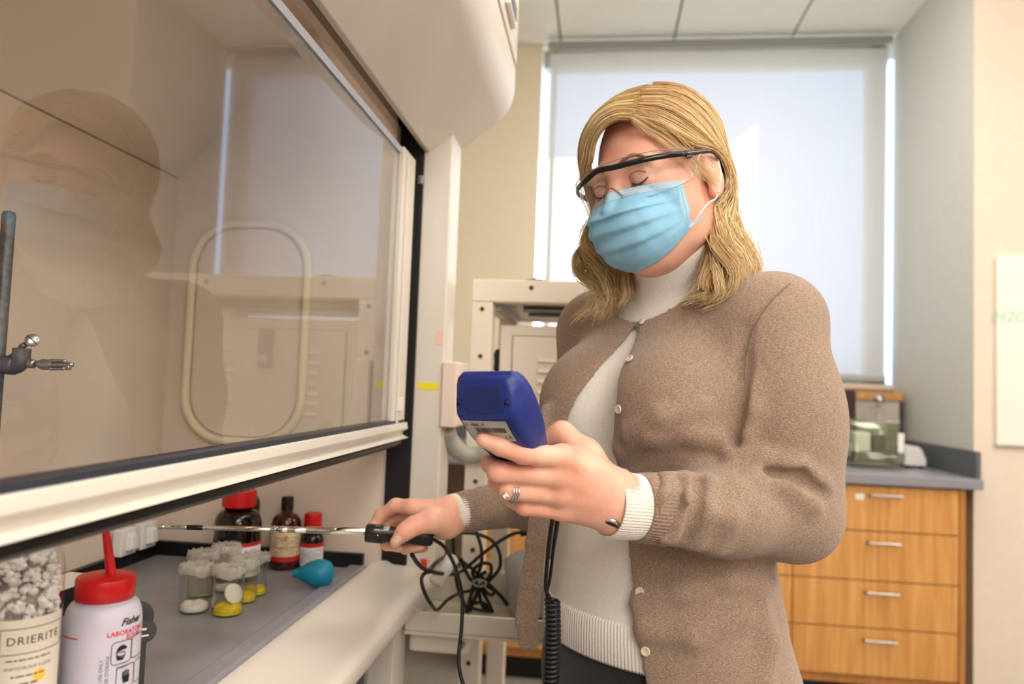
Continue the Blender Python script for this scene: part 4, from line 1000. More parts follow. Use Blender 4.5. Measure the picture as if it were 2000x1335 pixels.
def surface(f, lo, hi, h, nb=20, smooth=2, margin=1.25):
    """sparse surface nets: only blocks near the surface are sampled"""
    lo = np.array(lo, f32); hi = np.array(hi, f32); B = nb * h
    nblk = np.ceil((hi - lo) / B).astype(int); half = B * math.sqrt(3) / 2
    I = np.stack(np.meshgrid(*[np.arange(n) for n in nblk], indexing='ij'), -1).reshape(-1, 3)
    C = (lo + (I + .5) * B).astype(f32)
    v = f(C, None, None); act = I[np.abs(v) < half * margin + .002]
    N = (nblk * nb + 2).astype(np.int64)
    gid = lambda a: (a[..., 0] * N[1] + a[..., 1]) * N[2] + a[..., 2]
    ids, pos, quads = [], [], []
    off = np.array([(a, b, c) for a in (0, 1) for b in (0, 1) for c in (0, 1)])
    edges = [(a, b) for a in range(8) for b in range(a + 1, 8) if np.abs(off[a] - off[b]).sum() == 1]
    g1 = np.arange(nb + 1)
    G = np.stack(np.meshgrid(g1, g1, g1, indexing='ij'), -1)
    for blk in act:
        base = blk * nb; P = (lo + (G + base) * h).astype(f32)
        V = f(P, (lo + (base + nb / 2) * h), half + h)
        S_ = V < 0
        if S_.all() or not S_.any(): continue
        cnt = sum(S_[a:nb + a, b:nb + b, c:nb + c].astype(np.int8) for a, b, c in off)
        cell = np.argwhere((cnt > 0) & (cnt < 8))
        if len(cell) == 0: continue
        cv = np.stack([V[cell[:, 0] + o[0], cell[:, 1] + o[1], cell[:, 2] + o[2]] for o in off], 1)
        acc = np.zeros((len(cell), 3), f32); n = np.zeros(len(cell), f32)
        for a, b in edges:
            va, vb = cv[:, a], cv[:, b]; m = (va < 0) != (vb < 0)
            t = np.where(m, va / np.where(m, va - vb, 1), 0)[:, None]
            acc += np.where(m[:, None], off[a] + t * (off[b] - off[a]), 0); n += m
        ids.append(gid(cell + base)); pos.append(lo + (cell + base + acc / n[:, None]) * h)
        for ax in range(3):
            o1, o2 = [i for i in range(3) if i != ax]; d = np.zeros(3, int); d[ax] = 1
            s0 = S_[:nb, :nb, :nb]; sl = [slice(0, nb)] * 3; sl[ax] = slice(1, nb + 1); s1 = S_[tuple(sl)]
            e = np.argwhere(s0 != s1)
            if len(e) == 0: continue
            fl = s0[e[:, 0], e[:, 1], e[:, 2]]; e = e + base
            u1 = np.zeros(3, int); u1[o1] = 1; u2 = np.zeros(3, int); u2[o2] = 1
            q = np.stack([gid(e - u1 - u2), gid(e - u2), gid(e), gid(e - u1)], 1)
            if ax == 1: fl = ~fl
            q = np.where(fl[:, None], q, q[:, ::-1]); quads.append(q)
    ids = np.concatenate(ids); pos = np.concatenate(pos).astype(np.float64); quads = np.concatenate(quads)
    u, ix = np.unique(ids, return_index=True); pos = pos[ix]
    w = np.searchsorted(u, quads); w = np.clip(w, 0, len(u) - 1); ok = (u[w] == quads).all(1); w = w[ok]
    for _ in range(smooth):
        acc = np.zeros_like(pos); n = np.zeros(len(pos))
        for a, b in ((0, 1), (1, 2), (2, 3), (3, 0)):
            for i in range(3): acc[:, i] += np.bincount(w[:, a], pos[w[:, b], i], len(pos)) + np.bincount(w[:, b], pos[w[:, a], i], len(pos))
            n += np.bincount(w[:, a], minlength=len(pos)) + np.bincount(w[:, b], minlength=len(pos))
        n = np.maximum(n, 1); pos = pos * .5 + acc / n[:, None] * .5
    return pos, w
def mesh_np(name, pos, quads, m, parent=None, origin=None, smooth=True):
    me = bpy.data.meshes.new(name); base = ORG.get(parent.name, Vector((0, 0, 0))) if parent is not None else Vector((0, 0, 0))
    org = np.array(origin if origin is not None else base)
    me.vertices.add(len(pos)); me.vertices.foreach_set('co', (pos - org).astype(f32).ravel())
    k = quads.shape[1]
    me.loops.add(quads.size); me.loops.foreach_set('vertex_index', quads.astype(np.int32).ravel())
    me.polygons.add(len(quads)); me.polygons.foreach_set('loop_start', np.arange(0, quads.size, k, dtype=np.int32))
    me.polygons.foreach_set('use_smooth', np.full(len(quads), smooth))
    me.update(calc_edges=True); me.validate()
    for mm in (m if isinstance(m, (list, tuple)) else [m]): me.materials.append(mm)
    o = bpy.data.objects.new(name, me); COL.objects.link(o); ORG[o.name] = Vector(org)
    if parent is not None: o.parent = parent; o.location = Vector(org) - base
    else: o.location = Vector(org)
    return o
def trace(px, py, f, d0=.5, d1=1.6, off=0.):
    """first point where the line of sight meets the surface f = off"""
    d = d0; o = A3(CAM); r = A3(W(px, py, 1.0)) - o; L = float(np.linalg.norm(r)); best = (9, None)
    for _ in range(160):
        v = float(f((o + r * d)[None], None, None)[0]) - off
        if v < best[0]: best = (v, d)
        if v < .0004: return Vector(o + r * d), v, d
        d += max(v * .8, .0008) / L
        if d > d1: break
    return Vector(o + r * best[1]), best[0], best[1]
def normal_at(f, p, e=.0015):
    p = A3(p); g = [float(f((p + e * np.eye(3, dtype=f32)[i])[None], None, None)[0] - f((p - e * np.eye(3, dtype=f32)[i])[None], None, None)[0]) for i in range(3)]
    return Vector(g).normalized()

# ------------------------------------------------------------------ the person
BODY_H = .0025
import time as _t; _t0 = _t.time()
NB = W(1325, 600, 1.08); OX, OY = NB.x, NB.y
_f = wd((-.766, 0, .643)); _f.z = 0; FT = _f.normalized()          # the way the chest faces
LT = Vector((-FT.y, FT.x, 0))                                       # towards her left arm
if LT.dot(wd((1, 0, 0))) < 0: LT = -LT
BT = -FT
MT = np.array([[LT.x, BT.x, 0], [LT.y, BT.y, 0], [0, 0, 1]], f32)   # columns: left, back, up
O2 = np.array([OX, OY, 0], f32)
def TL(a, b, z): return Vector((OX, OY, 0)) + LT * a + BT * b + Vector((0, 0, z))
SL = np.array([  # z, half width, half depth, back offset
    (.60, .150, .110, -.01), (.74, .180, .128, -.018), (.84, .180, .132, -.026), (.92, .168, .130, -.032), (1.00, .152, .120, -.034), (1.08, .148, .112, -.028),
    (1.16, .154, .112, -.016), (1.24, .162, .106, -.004), (1.30, .160, .092, .006), (1.335, .146, .078, .010), (1.365, .105, .062, .012), (1.39, .060, .052, .010), (1.42, .05, .05, .0)], f32)
def slices(P, grow=0.):
    q = (P - O2) @ MT; z = q[..., 2]
    a = np.interp(z, SL[:, 0], SL[:, 1]) + grow; b = np.interp(z, SL[:, 0], SL[:, 2]) + grow; c = np.interp(z, SL[:, 0], SL[:, 3])
    x, y = q[..., 0], q[..., 1] - c
    k0 = np.sqrt((x / a) ** 2 + (y / b) ** 2); k1 = np.sqrt((x / a ** 2) ** 2 + (y / b ** 2) ** 2) + 1e-6
    d = k0 * (k0 - 1) / k1
    return np.maximum(np.maximum(d, z - 1.41), .62 - z).astype(f32)
def torso(F, g=0.):
    F.custom(lambda P: slices(P, g), TL(0, 0, 1.0), .46, 0)
    for s in (-1, 1):
        F.ell(TL(.070 * s, -.098, 1.195), (.068 + g, .062 + g, .070 + g), MT, .05)
        F.ell(TL(.148 * s, .012, 1.318), (.050 + g, .052 + g, .046 + g), MT, .05)
    F.cone(TL(0, .004, 1.34), TL(0, .005, 1.40), .062 + g, .05 + g, .03)
    return F
# arms
SHL = W(1492, 640, .960); ELL = W(1552, 1008, .905); WRL = W(1212, 985, .800)
SHR = W(1160, 650, 1.205); ELR = W(1150, 948, 1.235); WRR = W(884, 1004, 1.072)
# head frame: x her left, y back, z up
HL = wd((.664, .142, .734)).normalized(); HF = wd((-.709, -.192, .678)); HF = (HF - HL * HF.dot(HL)).normalized(); HB = -HF; HU = HL.cross(HB).normalized()
HC = W(1287, 354, 1.007)
MH = np.array([[HL[i], HB[i], HU[i]] for i in range(3)], f32)
def H(x, y, z): return HC + HL * x + HB * y + HU * z

def head(F, g=0., ears=True):
    e = lambda c, r, k=.02, op='u', g_=g: F.ell(H(*c), tuple(x + g_ for x in r), MH, k, op)
    e((0, .018, .038), (.073, .090, .082), 0.)
    e((0, -.030, -.020), (.064, .062, .088), .03)
    e((0, -.048, -.078), (.046, .040, .036), .03)
    e((0, -.078, -.098), (.020, .018, .017), .025)
    for s in (-1, 1):
        e((.046 * s, -.048, -.028), (.022, .030, .026), .03)
        e((.030 * s, -.086, .020), (.026, .010, .009), .02)          # brow
        e((.048 * s, -.018, -.066), (.015, .030, .022), .03)         # jaw angle
    if g == 0.:
        for s in (-1, 1): F.ell(H(.031 * s, -.103, .001), (.0185, .014, .0115), MH, .014, 's')
    F.chain([H(0, -.088, .012), H(0, -.1, -.012), H(0, -.117, -.034)], [.008 + g, .0075 + g, .0105 + g], .014)
    if g == 0.:
        for s in (-1, 1):
            F.ell(H(.010 * s, -.104, -.037), (.0075, .010, .007), MH, .008)
            F.ell(H(.031 * s, -.0795, -.001), (.0140, .0125, .0125), MH, .004)      # lidded eye
            F.cone(H(.022 * s, -.0915, .0055), H(.042 * s, -.0875, .0055), .0022, .0022, .005)
        for s in (-1, 1): F.ell(H(.0555 * s, .010, -.040), (.0105, .020, .028), MH, .004)
        F.ell(H(0, -.100, -.064), (.024, .010, .0055), MH, .008); F.ell(H(0, -.098, -.074), (.020, .009, .0060), MH, .007)
        for s in ((-1, 1) if ears else ()):                          # ears
            t_ = math.radians(14); Me = MH @ np.array([[1, 0, 0], [0, math.cos(t_), -math.sin(t_)], [0, math.sin(t_), math.cos(t_)]], f32)
            F.ell(H((.0755 if s > 0 else .070) * s, .011, -.011), (.0075, .0175, .031), Me, .008)
            F.ell(H(.0835 * s, .010, -.005), (.006, .0115, .020), Me, .004, 's')
            F.ell(H(.0785 * s, .003, -.013), (.0045, .0055, .008), Me, .004)
            F.ell(H(.0755 * s, .005, -.036), (.0058, .0085, .0095), Me, .006)
    return F
def left_hand(F):
    w = WRL
    mc = [W(1098, 893, .757), W(1088, 929, .760), W(1090, 964, .768), W(1100, 996, .780)]
    st = [W(1196, 950, .797), W(1196, 972, .795), W(1197, 992, .797), W(1198, 1008, .801)]
    F.cone(W(1300, 992, .83), W(1200, 980, .803), .026, .0235, .012)
    F.cone(W(1210, 962, .802), W(1205, 1000, .804), .022, .021, .02)
    for i in range(4): F.cone(st[i], mc[i], (.0170, .0175, .0170, .0155)[i], (.0122, .0125, .0118, .0108)[i], .014)
    F.ell(W(1142, 945, .785), (.028, .030, .017), np.array(RT.to_3x3(), f32), .02)
    F.chain([mc[0], W(1022, 886, .727), W(978, 872, .7155), W(943, 859, .7120)], [.0118, .0103, .0090, .0070], .0035)
    F.chain([mc[1], W(972, 920, .737), W(958, 905, .762), W(984, 890, .786)], [.0122, .0108, .0094, .0075], .0035)
    F.chain([mc[2], W(992, 957, .748), W(970, 943, .772), W(990, 925, .796)], [.0115, .0102, .0090, .0072], .0035)
    F.chain([mc[3], W(1024, 989, .766), W(1000, 976, .786), W(1012, 960, .806)], [.0105, .0090, .0080, .0066], .0035)
    for i, (a, r) in enumerate(((mc[0], .0108), (mc[1], .0116), (mc[2], .0110), (mc[3], .0098))): F.ell(a + wd((0, .001, .0022)), (r, r, r), None, .008)
    F.chain([W(1185, 950, .812), W(1146, 884, .812), W(1098, 846, .818), W(1072, 858, .822)], [.0185, .0130, .0112, .0088], .014)
    F.cone(W(1150, 905, .802), W(1100, 888, .776), .0115, .010, .018)
    # tendons
    for i in (0, 1, 2): F.cone(st[i].lerp(mc[i], .35) + wd((0, .001, .0125)), mc[i] + wd((0, .001, .0085)), .0022, .0026, .008)
    return F
def right_hand(F):
    F.cone(W(1000, 985, 1.12), W(888, 1004, 1.074), .026, .0195, .012)
    F.cone(W(884, 996, 1.072), W(882, 1016, 1.072), .0185, .0175, .012)
    mc = [W(803, 990, 1.070), W(800, 1003, 1.095), W(804, 1020, 1.112), W(812, 1036, 1.120)]
    st = [W(872, 997, 1.066), W(872, 1004, 1.078), W(873, 1012, 1.086), W(876, 1022, 1.088)]
    for i in range(4): F.cone(st[i], mc[i], (.0165, .0160, .0150, .0140)[i], (.0118, .0118, .011, .010)[i], .014)
    F.chain([mc[0], W(773, 987, 1.080), W(744, 1006, 1.088), W(729, 1029, 1.084), W(723, 1048, 1.076)], [.0112, .0102, .0090, .0080, .0068], .006)
    F.chain([mc[1], W(758, 1012, 1.106), W(742, 1042, 1.100), W(756, 1063, 1.078), W(780, 1069, 1.062)], [.0112, .0100, .0088, .0082, .0070], .005)
    F.chain([mc[2], W(778, 1034, 1.118), W(770, 1062, 1.104), W(792, 1070, 1.080), W(822, 1066, 1.062)], [.0105, .0095, .0085, .0080, .0066], .005)
    F.chain([mc[3], W(800, 1052, 1.124), W(806, 1070, 1.108), W(828, 1070, 1.090)], [.0095, .0085, .0078, .0064], .005)
    F.chain([W(872, 1022, 1.062), W(842, 1016, 1.044), W(808, 1026, 1.034), W(790, 1038, 1.028), W(772, 1058, 1.026)], [.0175, .0150, .0112, .0098, .0078], .012)
    F.cone(W(872, 1030, 1.066), W(862, 1036, 1.070), .0135, .012, .012)
    return F
def legs(F, g=0.):
    for s in (-1, 1):
        F.chain([TL(.085 * s, -.01, .80), TL(.088 * s, -.012, .47), TL(.092 * s, .012, .09)], [.098 + g, .060 + g, .038 + g], .03)
        if g == 0.:
            F.chain([TL(.093 * s, .030, .045), TL(.098 * s, -.12, .030)], [.034, .024], .03)
    return F
B = Form(); torso(B, -.006)
B.cone(H(0, .028, -.062), TL(0, .004, 1.36), .054, .056, .03)
B.cone(H(0, -.02, -.085), TL(0, -.03, 1.36), .038, .042, .03)
head(B)
for a, b, c in ((SHL, ELL, WRL), (SHR, ELR, WRR)): B.chain([a, b, c], [.046, .036, .024], .02)
left_hand(B); right_hand(B); legs(B)
skin = bpy.data.materials.new('skin'); skin.use_nodes = True; MATS['skin'] = skin
t = NT(skin); b = t.n['Principled BSDF']; tc = t.add('ShaderNodeTexCoord')
n1 = t.add('ShaderNodeTexNoise'); n1.inputs['Scale'].default_value = 28; n1.inputs['Detail'].default_value = 4; t.link(tc.outputs['Object'], n1.inputs['Vector'])
r1 = t.add('ShaderNodeValToRGB'); r1.color_ramp.elements[0].position = .35; r1.color_ramp.elements[1].position = .68
r1.color_ramp.elements[0].color = S(238, 188, 164); r1.color_ramp.elements[1].color = S(228, 162, 138)
t.link(n1.outputs['Fac'], r1.inputs['Fac']); t.link(r1.outputs['Color'], b.inputs['Base Color'])
n2 = t.add('ShaderNodeTexNoise'); n2.inputs['Scale'].default_value = 700; n2.inputs['Detail'].default_value = 2; t.link(tc.outputs['Object'], n2.inputs['Vector'])
bp = t.add('ShaderNodeBump'); bp.inputs['Strength'].default_value = .18; bp.inputs['Distance'].default_value = .001; t.link(n2.outputs['Fac'], bp.inputs['Height']); t.link(bp.outputs['Normal'], b.inputs['Normal'])
b.inputs['Roughness'].default_value = .48; b.inputs['Subsurface Weight'].default_value = .15; b.inputs['Subsurface Radius'].default_value = (.010, .0035, .0018); b.inputs['Subsurface Scale'].default_value = .6
lo = np.minimum(A3(TL(-.45, -.5, 0)), A3(TL(.45, .5, 0))) - .25
allp = np.array([A3(p) for p in (WRL, WRR, W(930, 860, .70), W(700, 1040, 1.1), SHL, ELL, SHR, ELR, TL(.3, .2, 0), TL(-.3, -.3, 0), TL(.3, -.3, 1.75), TL(-.3, .2, 1.75), H(.1, .12, .14), H(-.1, -.14, -.1))])
lo, hi = allp.min(0) - .06, allp.max(0) + .06; lo[2] = -.01
pos, qd = surface(B, lo, hi, BODY_H, nb=18, smooth=1)
print('body', len(pos), _t.time() - _t0)
person = mesh_np('person', pos, qd, skin, origin=(OX, OY, 0))
tag(person, 'blonde person in a tan cardigan, face mask and clear safety glasses holding a blue meter', 'person')

# cardigan --------------------------------------------------------
def knit(name, ca, cb, rib=0., axis_scale=(1, 1, 1), rough=.9, fine=2100, bumpd=.0012, ribscale=0):
    m = bpy.data.materials.new(name); m.use_nodes = True; MATS[name] = m
    t = NT(m); b = t.n['Principled BSDF']; tc = t.add('ShaderNodeTexCoord')
    n1 = t.add('ShaderNodeTexNoise'); n1.inputs['Scale'].default_value = fine; n1.inputs['Detail'].default_value = 2; t.link(tc.outputs['Object'], n1.inputs['Vector'])
    mp = t.add('ShaderNodeMapping'); mp.inputs['Scale'].default_value = (400, 400, 1000); t.link(tc.outputs['Object'], mp.inputs['Vector'])
    n2 = t.add('ShaderNodeTexNoise'); n2.inputs['Scale'].default_value = 1.; n2.inputs['Detail'].default_value = 2; t.link(mp.outputs['Vector'], n2.inputs['Vector'])
    ad = t.add('ShaderNodeMath', _operation='ADD'); t.link(n1.outputs['Fac'], ad.inputs[0]); t.link(n2.outputs['Fac'], ad.inputs[1])
    mr = t.add('ShaderNodeMapRange'); mr.inputs['From Min'].default_value = .84; mr.inputs['From Max'].default_value = 1.18; t.link(ad.outputs[0], mr.inputs['Value'])
    mx = t.add('ShaderNodeMix', _data_type='RGBA'); mx.inputs['A'].default_value = ca; mx.inputs['B'].default_value = cb
    t.link(mr.outputs[0], mx.inputs['Factor']); t.link(mx.outputs['Result'], b.inputs['Base Color'])
    bp = t.add('ShaderNodeBump'); bp.inputs['Strength'].default_value = .55; bp.inputs['Distance'].default_value = bumpd
    t.link(ad.outputs[0], bp.inputs['Height']); t.link(bp.outputs['Normal'], b.inputs['Normal'])
    b.inputs['Roughness'].default_value = rough; b.inputs['Sheen Weight'].default_value = .25; b.inputs['Sheen Roughness'].default_value = .5
    b.inputs['Specular IOR Level'].default_value = .15
    return m
card_m = knit('tan_knit', S(134, 111, 95), S(180, 156, 137))
sweat_m = knit('white_knit', S(232, 226, 218), S(246, 242, 236), bumpd=.0006)
TS = Form(); torso(TS, .0); TS.cone(H(0, .026, -.070), TL(0, .002, 1.37), .056, .060, .02); TS.cone(H(0, -.012, -.09), TL(0, -.025, 1.355), .043, .050, .02)
right_px = [(1246, 634), (1232, 690), (1206, 780), (1200, 860), (1208, 930), (1224, 1030), (1236, 1130), (1248, 1230), (1262, 1334)]
left_px = [(1240, 634), (1202, 678), (1152, 738), (1114, 800), (1096, 870), (1086, 950), (1076, 1020), (1068, 1100)]
def loc(p): q = (A3(p) - O2) @ MT; return q
rl = []; ll = []
for px, py in right_px:
    p, v, d = trace(px, py, TS, off=.010); rl.append(loc(p))
for px, py in left_px:
    p, v, d = trace(px, py, TS, off=.010); q = loc(p); ll.append(q)
rl = np.array(sorted(rl, key=lambda q: q[2])); ll = np.array(sorted(ll, key=lambda q: q[2]))
print('right edge', np.round(rl, 3).tolist()); print('left edge', np.round(ll, 3).tolist())
C = Form(); torso(C, .013); CT = Form(); torso(CT, .013); CT.ell(TL(.0, .0, .80), (.180, .142, .12), MT, .05); CS = Form(); FD = Form()
# looseness and drape
C.ell(TL(.0, .0, .80), (.180, .142, .12), MT, .05)
def sleeve(F, a, b, c, r):
    F.chain([a, a.lerp(b, .5), b], [r[0], r[1], r[2]], .035); F.chain([b, b.lerp(c, .5), c], [r[2], r[3], r[4]], .03)
WCL = W(1272, 992, .820); WCR = W(908, 1000, 1.082)
for Q_ in (C, CS):
    sleeve(Q_, SHL, ELL, WCL, (.062, .0610, .0490, .0455, .0385))
    Q_.ell(W(1530, 830, .925), (.062, .060, .12), None, .05)
    sleeve(Q_, SHR, ELR, WCR, (.060, .056, .050, .041, .0285))
# folds: soft ridges and grooves
def fold(pts, r, k=.022, op='u'):
    for i in range(len(pts) - 1): FD.cone(pts[i], pts[i + 1], r, r, k, op)
def onC(px, py, inset=.0): 
    p, v, d = trace(px, py, C); return p + (p - CAM).normalized() * inset
fl = []
for pts, r, ins in (
        ([(1455, 740), (1462, 800), (1452, 850), (1440, 880)], .007, .0025),
        ([(1440, 905), (1490, 900), (1550, 915), (1600, 950)], .008, .002),
        ([(1470, 935), (1530, 945), (1585, 985)], .007, .002),
        ([(1310, 935), (1300, 975), (1285, 1030)], .006, .002),
        ([(1345, 935), (1335, 980), (1310, 1045)], .007, .002),
        ([(1385, 945), (1380, 1000), (1360, 1060)], .006, .002),
        ([(1440, 950), (1425, 1010), (1400, 1070)], .006, .002),
        ([(1215, 880), (1270, 850), (1350, 845), (1430, 862)], .007, .003),
        ([(1230, 845), (1290, 812), (1370, 800)], .006, .002),
        ([(1250, 1180), (1330, 1150), (1420, 1130), (1500, 1140)], .008, .003),
        ([(1260, 1230), (1350, 1240), (1450, 1200)], .008, .003),
        ([(1480, 1160), (1500, 1250), (1490, 1334)], .009, .003),
        ([(940, 960), (965, 1000), (985, 1020)], .005, .002),
        ([(975, 950), (1000, 985), (1020, 1010)], .005, .002)):
    fl.append(([onC(x, y, ins) for x, y in pts], r))
gr = []
for pts, r, ins in (
        ([(1452, 640), (1447, 720), (1440, 800), (1436, 862)], .006, -.0035),
        ([(1500, 925), (1560, 930), (1610, 965)], .005, -.003),
        ([(1328, 940), (1316, 985), (1298, 1040)], .005, -.003),
        ([(1365, 940), (1356, 995), (1338, 1055)], .004, -.0025),
        ([(1452, 700), (1446, 780)], .004, -.002)):
    gr.append(([onC(x, y, ins) for x, y in pts], r))
for p_, r_ in fl: fold(p_, r_, .020)
for p_, r_ in gr: fold(p_, r_, .014, 's')
# hanging front panel on her right
def sheet(F, cs, ws, th, k):
    for i in range(len(cs) - 1):
        a, b = Vector(cs[i]), Vector(cs[i + 1]); up = (a - b).normalized(); sd = (Vector(ws[i][0])); sd = (sd - up * sd.dot(up)).normalized(); nn = up.cross(sd)
        M = np.array([[sd[j], nn[j], up[j]] for j in range(3)], f32); mid = (a + b) / 2
        F.rbox(mid, ((ws[i][1] + ws[i + 1][1]) / 2, th, (a - b).length / 2 + .006), th * .9, M, k)
Cin2 = Form(); torso(Cin2, .0055)
Lsd = (LT * .75 + FT * .1 + Vector((0, 0, 0)))
PN = Form()
pc_ = [((1082, 800), 28, 1.02), ((1070, 900), 26, 1.015), ((1056, 990), 24, 1.01), ((1048, 1060), 20, 1.01), ((1036, 1140), 22, 1.01), ((1028, 1215), 25, 1.01), ((1033, 1262), 16, 1.01)]
wcam = wd((1, 0, .25)).normalized()
sheet(PN, [W(p[0], p[1], d) for p, w_, d in pc_], [(wcam, w_ * d / 1450) for p, w_, d in pc_], .0045, .006)
ZHEM_C = .70
for px, py in ((1247, 628), (1282, 619), (1325, 592), (1216, 594)): print('neck', px, py, np.round(loc(trace(px, py, TS, off=.010)[0]), 3))
def cardigan(P, c, R):
    v = CT(P, c, R)
    q = (P - O2) @ MT; x, y, z = q[..., 0], q[..., 1], q[..., 2]
    xr_ = np.interp(z, rl[:, 2], rl[:, 0]); xl_ = np.interp(z, ll[:, 2], ll[:, 0])
    xl_ = np.where(z < ll[0, 2], -.30, xl_)
    gap = np.maximum(np.maximum(xl_ - x, x - xr_), y)               # open front
    gap = np.maximum(gap, z - rl[-1, 2] + .004)
    v = np.maximum(v, -gap)
    v = np.maximum(v, -(Cin2(P, c, R)))
    sl = CS(P, c, R)
    for ce, fr in ((WCL, ELL), (WCR, ELR)):
        ax = A3((ce - fr).normalized()); s_ = (P - A3(ce)) @ ax; near = np.sqrt(((P - A3(ce)) ** 2).sum(-1))
        sl = np.maximum(sl, np.where(near < .10, s_, -.2))
    k = .030; h = np.maximum(k - np.abs(v - sl), 0) / k
    v = np.minimum(v, sl) - h * h * k * .25
    v = FD(P, c, R, v)
    nk = np.sqrt((x / NKR[0]) ** 2 + ((y - NKC[1]) / NKR[1]) ** 2 + ((z - NKC[2]) / NKR[2]) ** 2) - 1
    v = np.maximum(v, -nk * .08)
    v = np.maximum(v, ZHEM_C - z)
    pnl = PN(P, c, R)
    k = .008; h = np.maximum(k - np.abs(v - pnl), 0) / k
    return np.minimum(v, pnl) - h * h * k * .25
NKC = (0, -.018, 1.400); NKR = (.085, .113, .114)
pos, qd = surface(cardigan, lo, hi, HC_ if 'HC_' in globals() else .0032, nb=16, smooth=2, margin=1.5)
print('cardigan', len(pos), _t.time() - _t0)
cardi = mesh_np('cardigan', pos, qd, card_m, person); lab(cardi, 'heathered tan knit cardigan worn open over a white sweater')

# sweater
def sweater(P, c, R):
    v = TS(P, c, R); z = P[..., 2]
    q = (P - O2) @ MT
    top = A3(H(0, -.004, -.088)); up = A3((H(0, 0, 0) - TL(0, 0, 1.36)).normalized() * .75 + HU * .25); up /= np.linalg.norm(up)
    v = np.maximum(v - .004, (P - top) @ up - .0)
    return np.maximum(v, .882 - z)
pos, qd = surface(sweater, lo, hi, .0036, nb=16, smooth=1)
sw = mesh_np('sweater', pos, qd, sweat_m, person); lab(sw, 'white fine knit sweater with a mock turtle neck')
rib_m = knit('white_rib', S(228, 221, 212), S(244, 240, 233), bumpd=.0006)
def ribbed(name, m, rings, ribs, amp, parent):
    """closed loft whose rings carry vertical ribs"""
    out = []; n = ribs * 4
    for (c, u, v, ru, rv, a_) in rings:
        out.append([c + u * (ru + amp * a_ * (1 if (k % 4) < 2 else -1)) * math.cos(2 * math.pi * k / n) + v * (rv + amp * a_ * (1 if (k % 4) < 2 else -1)) * math.sin(2 * math.pi * k / n) for k in range(n)])
    return MB().rings(out, cap=False).build(name, m, parent, smooth=True)
def hemring(z, g):
    a = float(np.interp(z, SL[:, 0], SL[:, 1])) + g; b_ = float(np.interp(z, SL[:, 0], SL[:, 2])) + g; c_ = float(np.interp(z, SL[:, 0], SL[:, 3]))
    return (TL(0, c_, z), LT, BT, a, b_, 1)
ribbed('hem_band', rib_m, [hemring(.930, .003), hemring(.926, .0065), hemring(.905, .007), hemring(.878, .007), hemring(.874, .0045), hemring(.884, .002)], 230, .0006, sw)
def cuff(parent, name, m, c0, c1, r0, r1, ribs, amp, lip=.004, flat=1.0, up=None):
    ax = (c1 - c0).normalized(); v_ = (Vector((0, 0, 1)) if up is None else up); v_ = (v_ - ax * v_.dot(ax)).normalized(); u_ = ax.cross(v_)
    R_ = [(c0, u_, v_, r0 * flat * .97, r0 * .97, .3), (c0 + ax * .002, u_, v_, r0 * flat, r0, 1), (c0.lerp(c1, .5), u_, v_, (r0 + r1) / 2 * flat, (r0 + r1) / 2, 1), (c1 - ax * .002, u_, v_, r1 * flat, r1, 1), (c1, u_, v_, (r1 - lip * .4) * flat, r1 - lip * .4, .5), (c1 - ax * .001, u_, v_, (r1 - lip) * flat, r1 - lip, 0), (c0.lerp(c1, .4), u_, v_, (r1 - lip * 1.2) * flat, r1 - lip * 1.2, 0)]
    return ribbed(name, m, R_, ribs, amp, parent)
a1 = W(1300, 994, .828); b1 = W(1243, 990, .812); c1 = W(1188, 984, .797)
cuff(cardi, 'sleeve_rib', card_m, a1, b1, .0400, .0370, 60, .0006, .004, .95)
cuff(sw, 'sweater_cuff', rib_m, W(1262, 991, .818), c1, .0350, .0362, 64, .0004, .0030, .92)
a2 = W(925, 996, 1.088); b2 = W(893, 1001, 1.077); c2 = W(880, 1002, 1.0715)
cuff(cardi, 'sleeve_rib', card_m, a2, b2, .0310, .0285, 48, .0006, .003, .9)
cuff(sw, 'sweater_cuff', rib_m, W(905, 999, 1.081), c2, .0272, .0272, 50, .0003, .0022, .98)
# buttons along her left front edge
but_m = mat('pearl_button', S(226, 214, 192), .25, coat=.5)
Cs = lambda P, c, R: C(P, c, R)
for px, py in ((1228, 703), (1207, 799), (1221, 922), (1247, 1155), (1258, 1270), (1251, 630)):
    p, v, d = trace(px + 4, py, Cs); n_ = normal_at(Cs, p)
    Mq = Matrix.Translation(p + n_ * .0026) @ n_.to_track_quat('Z', 'Y').to_matrix().to_4x4()
    bo = MB().lathe([(.0050, -.0008), (.0058, 0), (.0058, .0012), (.0050, .0019), (.0042, .0014), (.0003, .0012)], 24, Mq).build('button', but_m, cardi, smooth=True) if py != 630 else MB().lathe([(.0040, -.0008), (.0044, 0), (.0040, .0012), (.0003, .001)], 16, Mq).build('button', but_m, cardi, smooth=True)
seam_m = knit('tan_seam', S(112, 92, 78), S(150, 126, 108))
spt = [trace(x, y, C)[0] for x, y in ((1545, 552), (1518, 575), (1492, 606), (1472, 645), (1460, 690), (1453, 742))]
MB().tube(curve3(spt, 6), .0009, 6).build('shoulder_seam', seam_m, cardi, smooth=True)
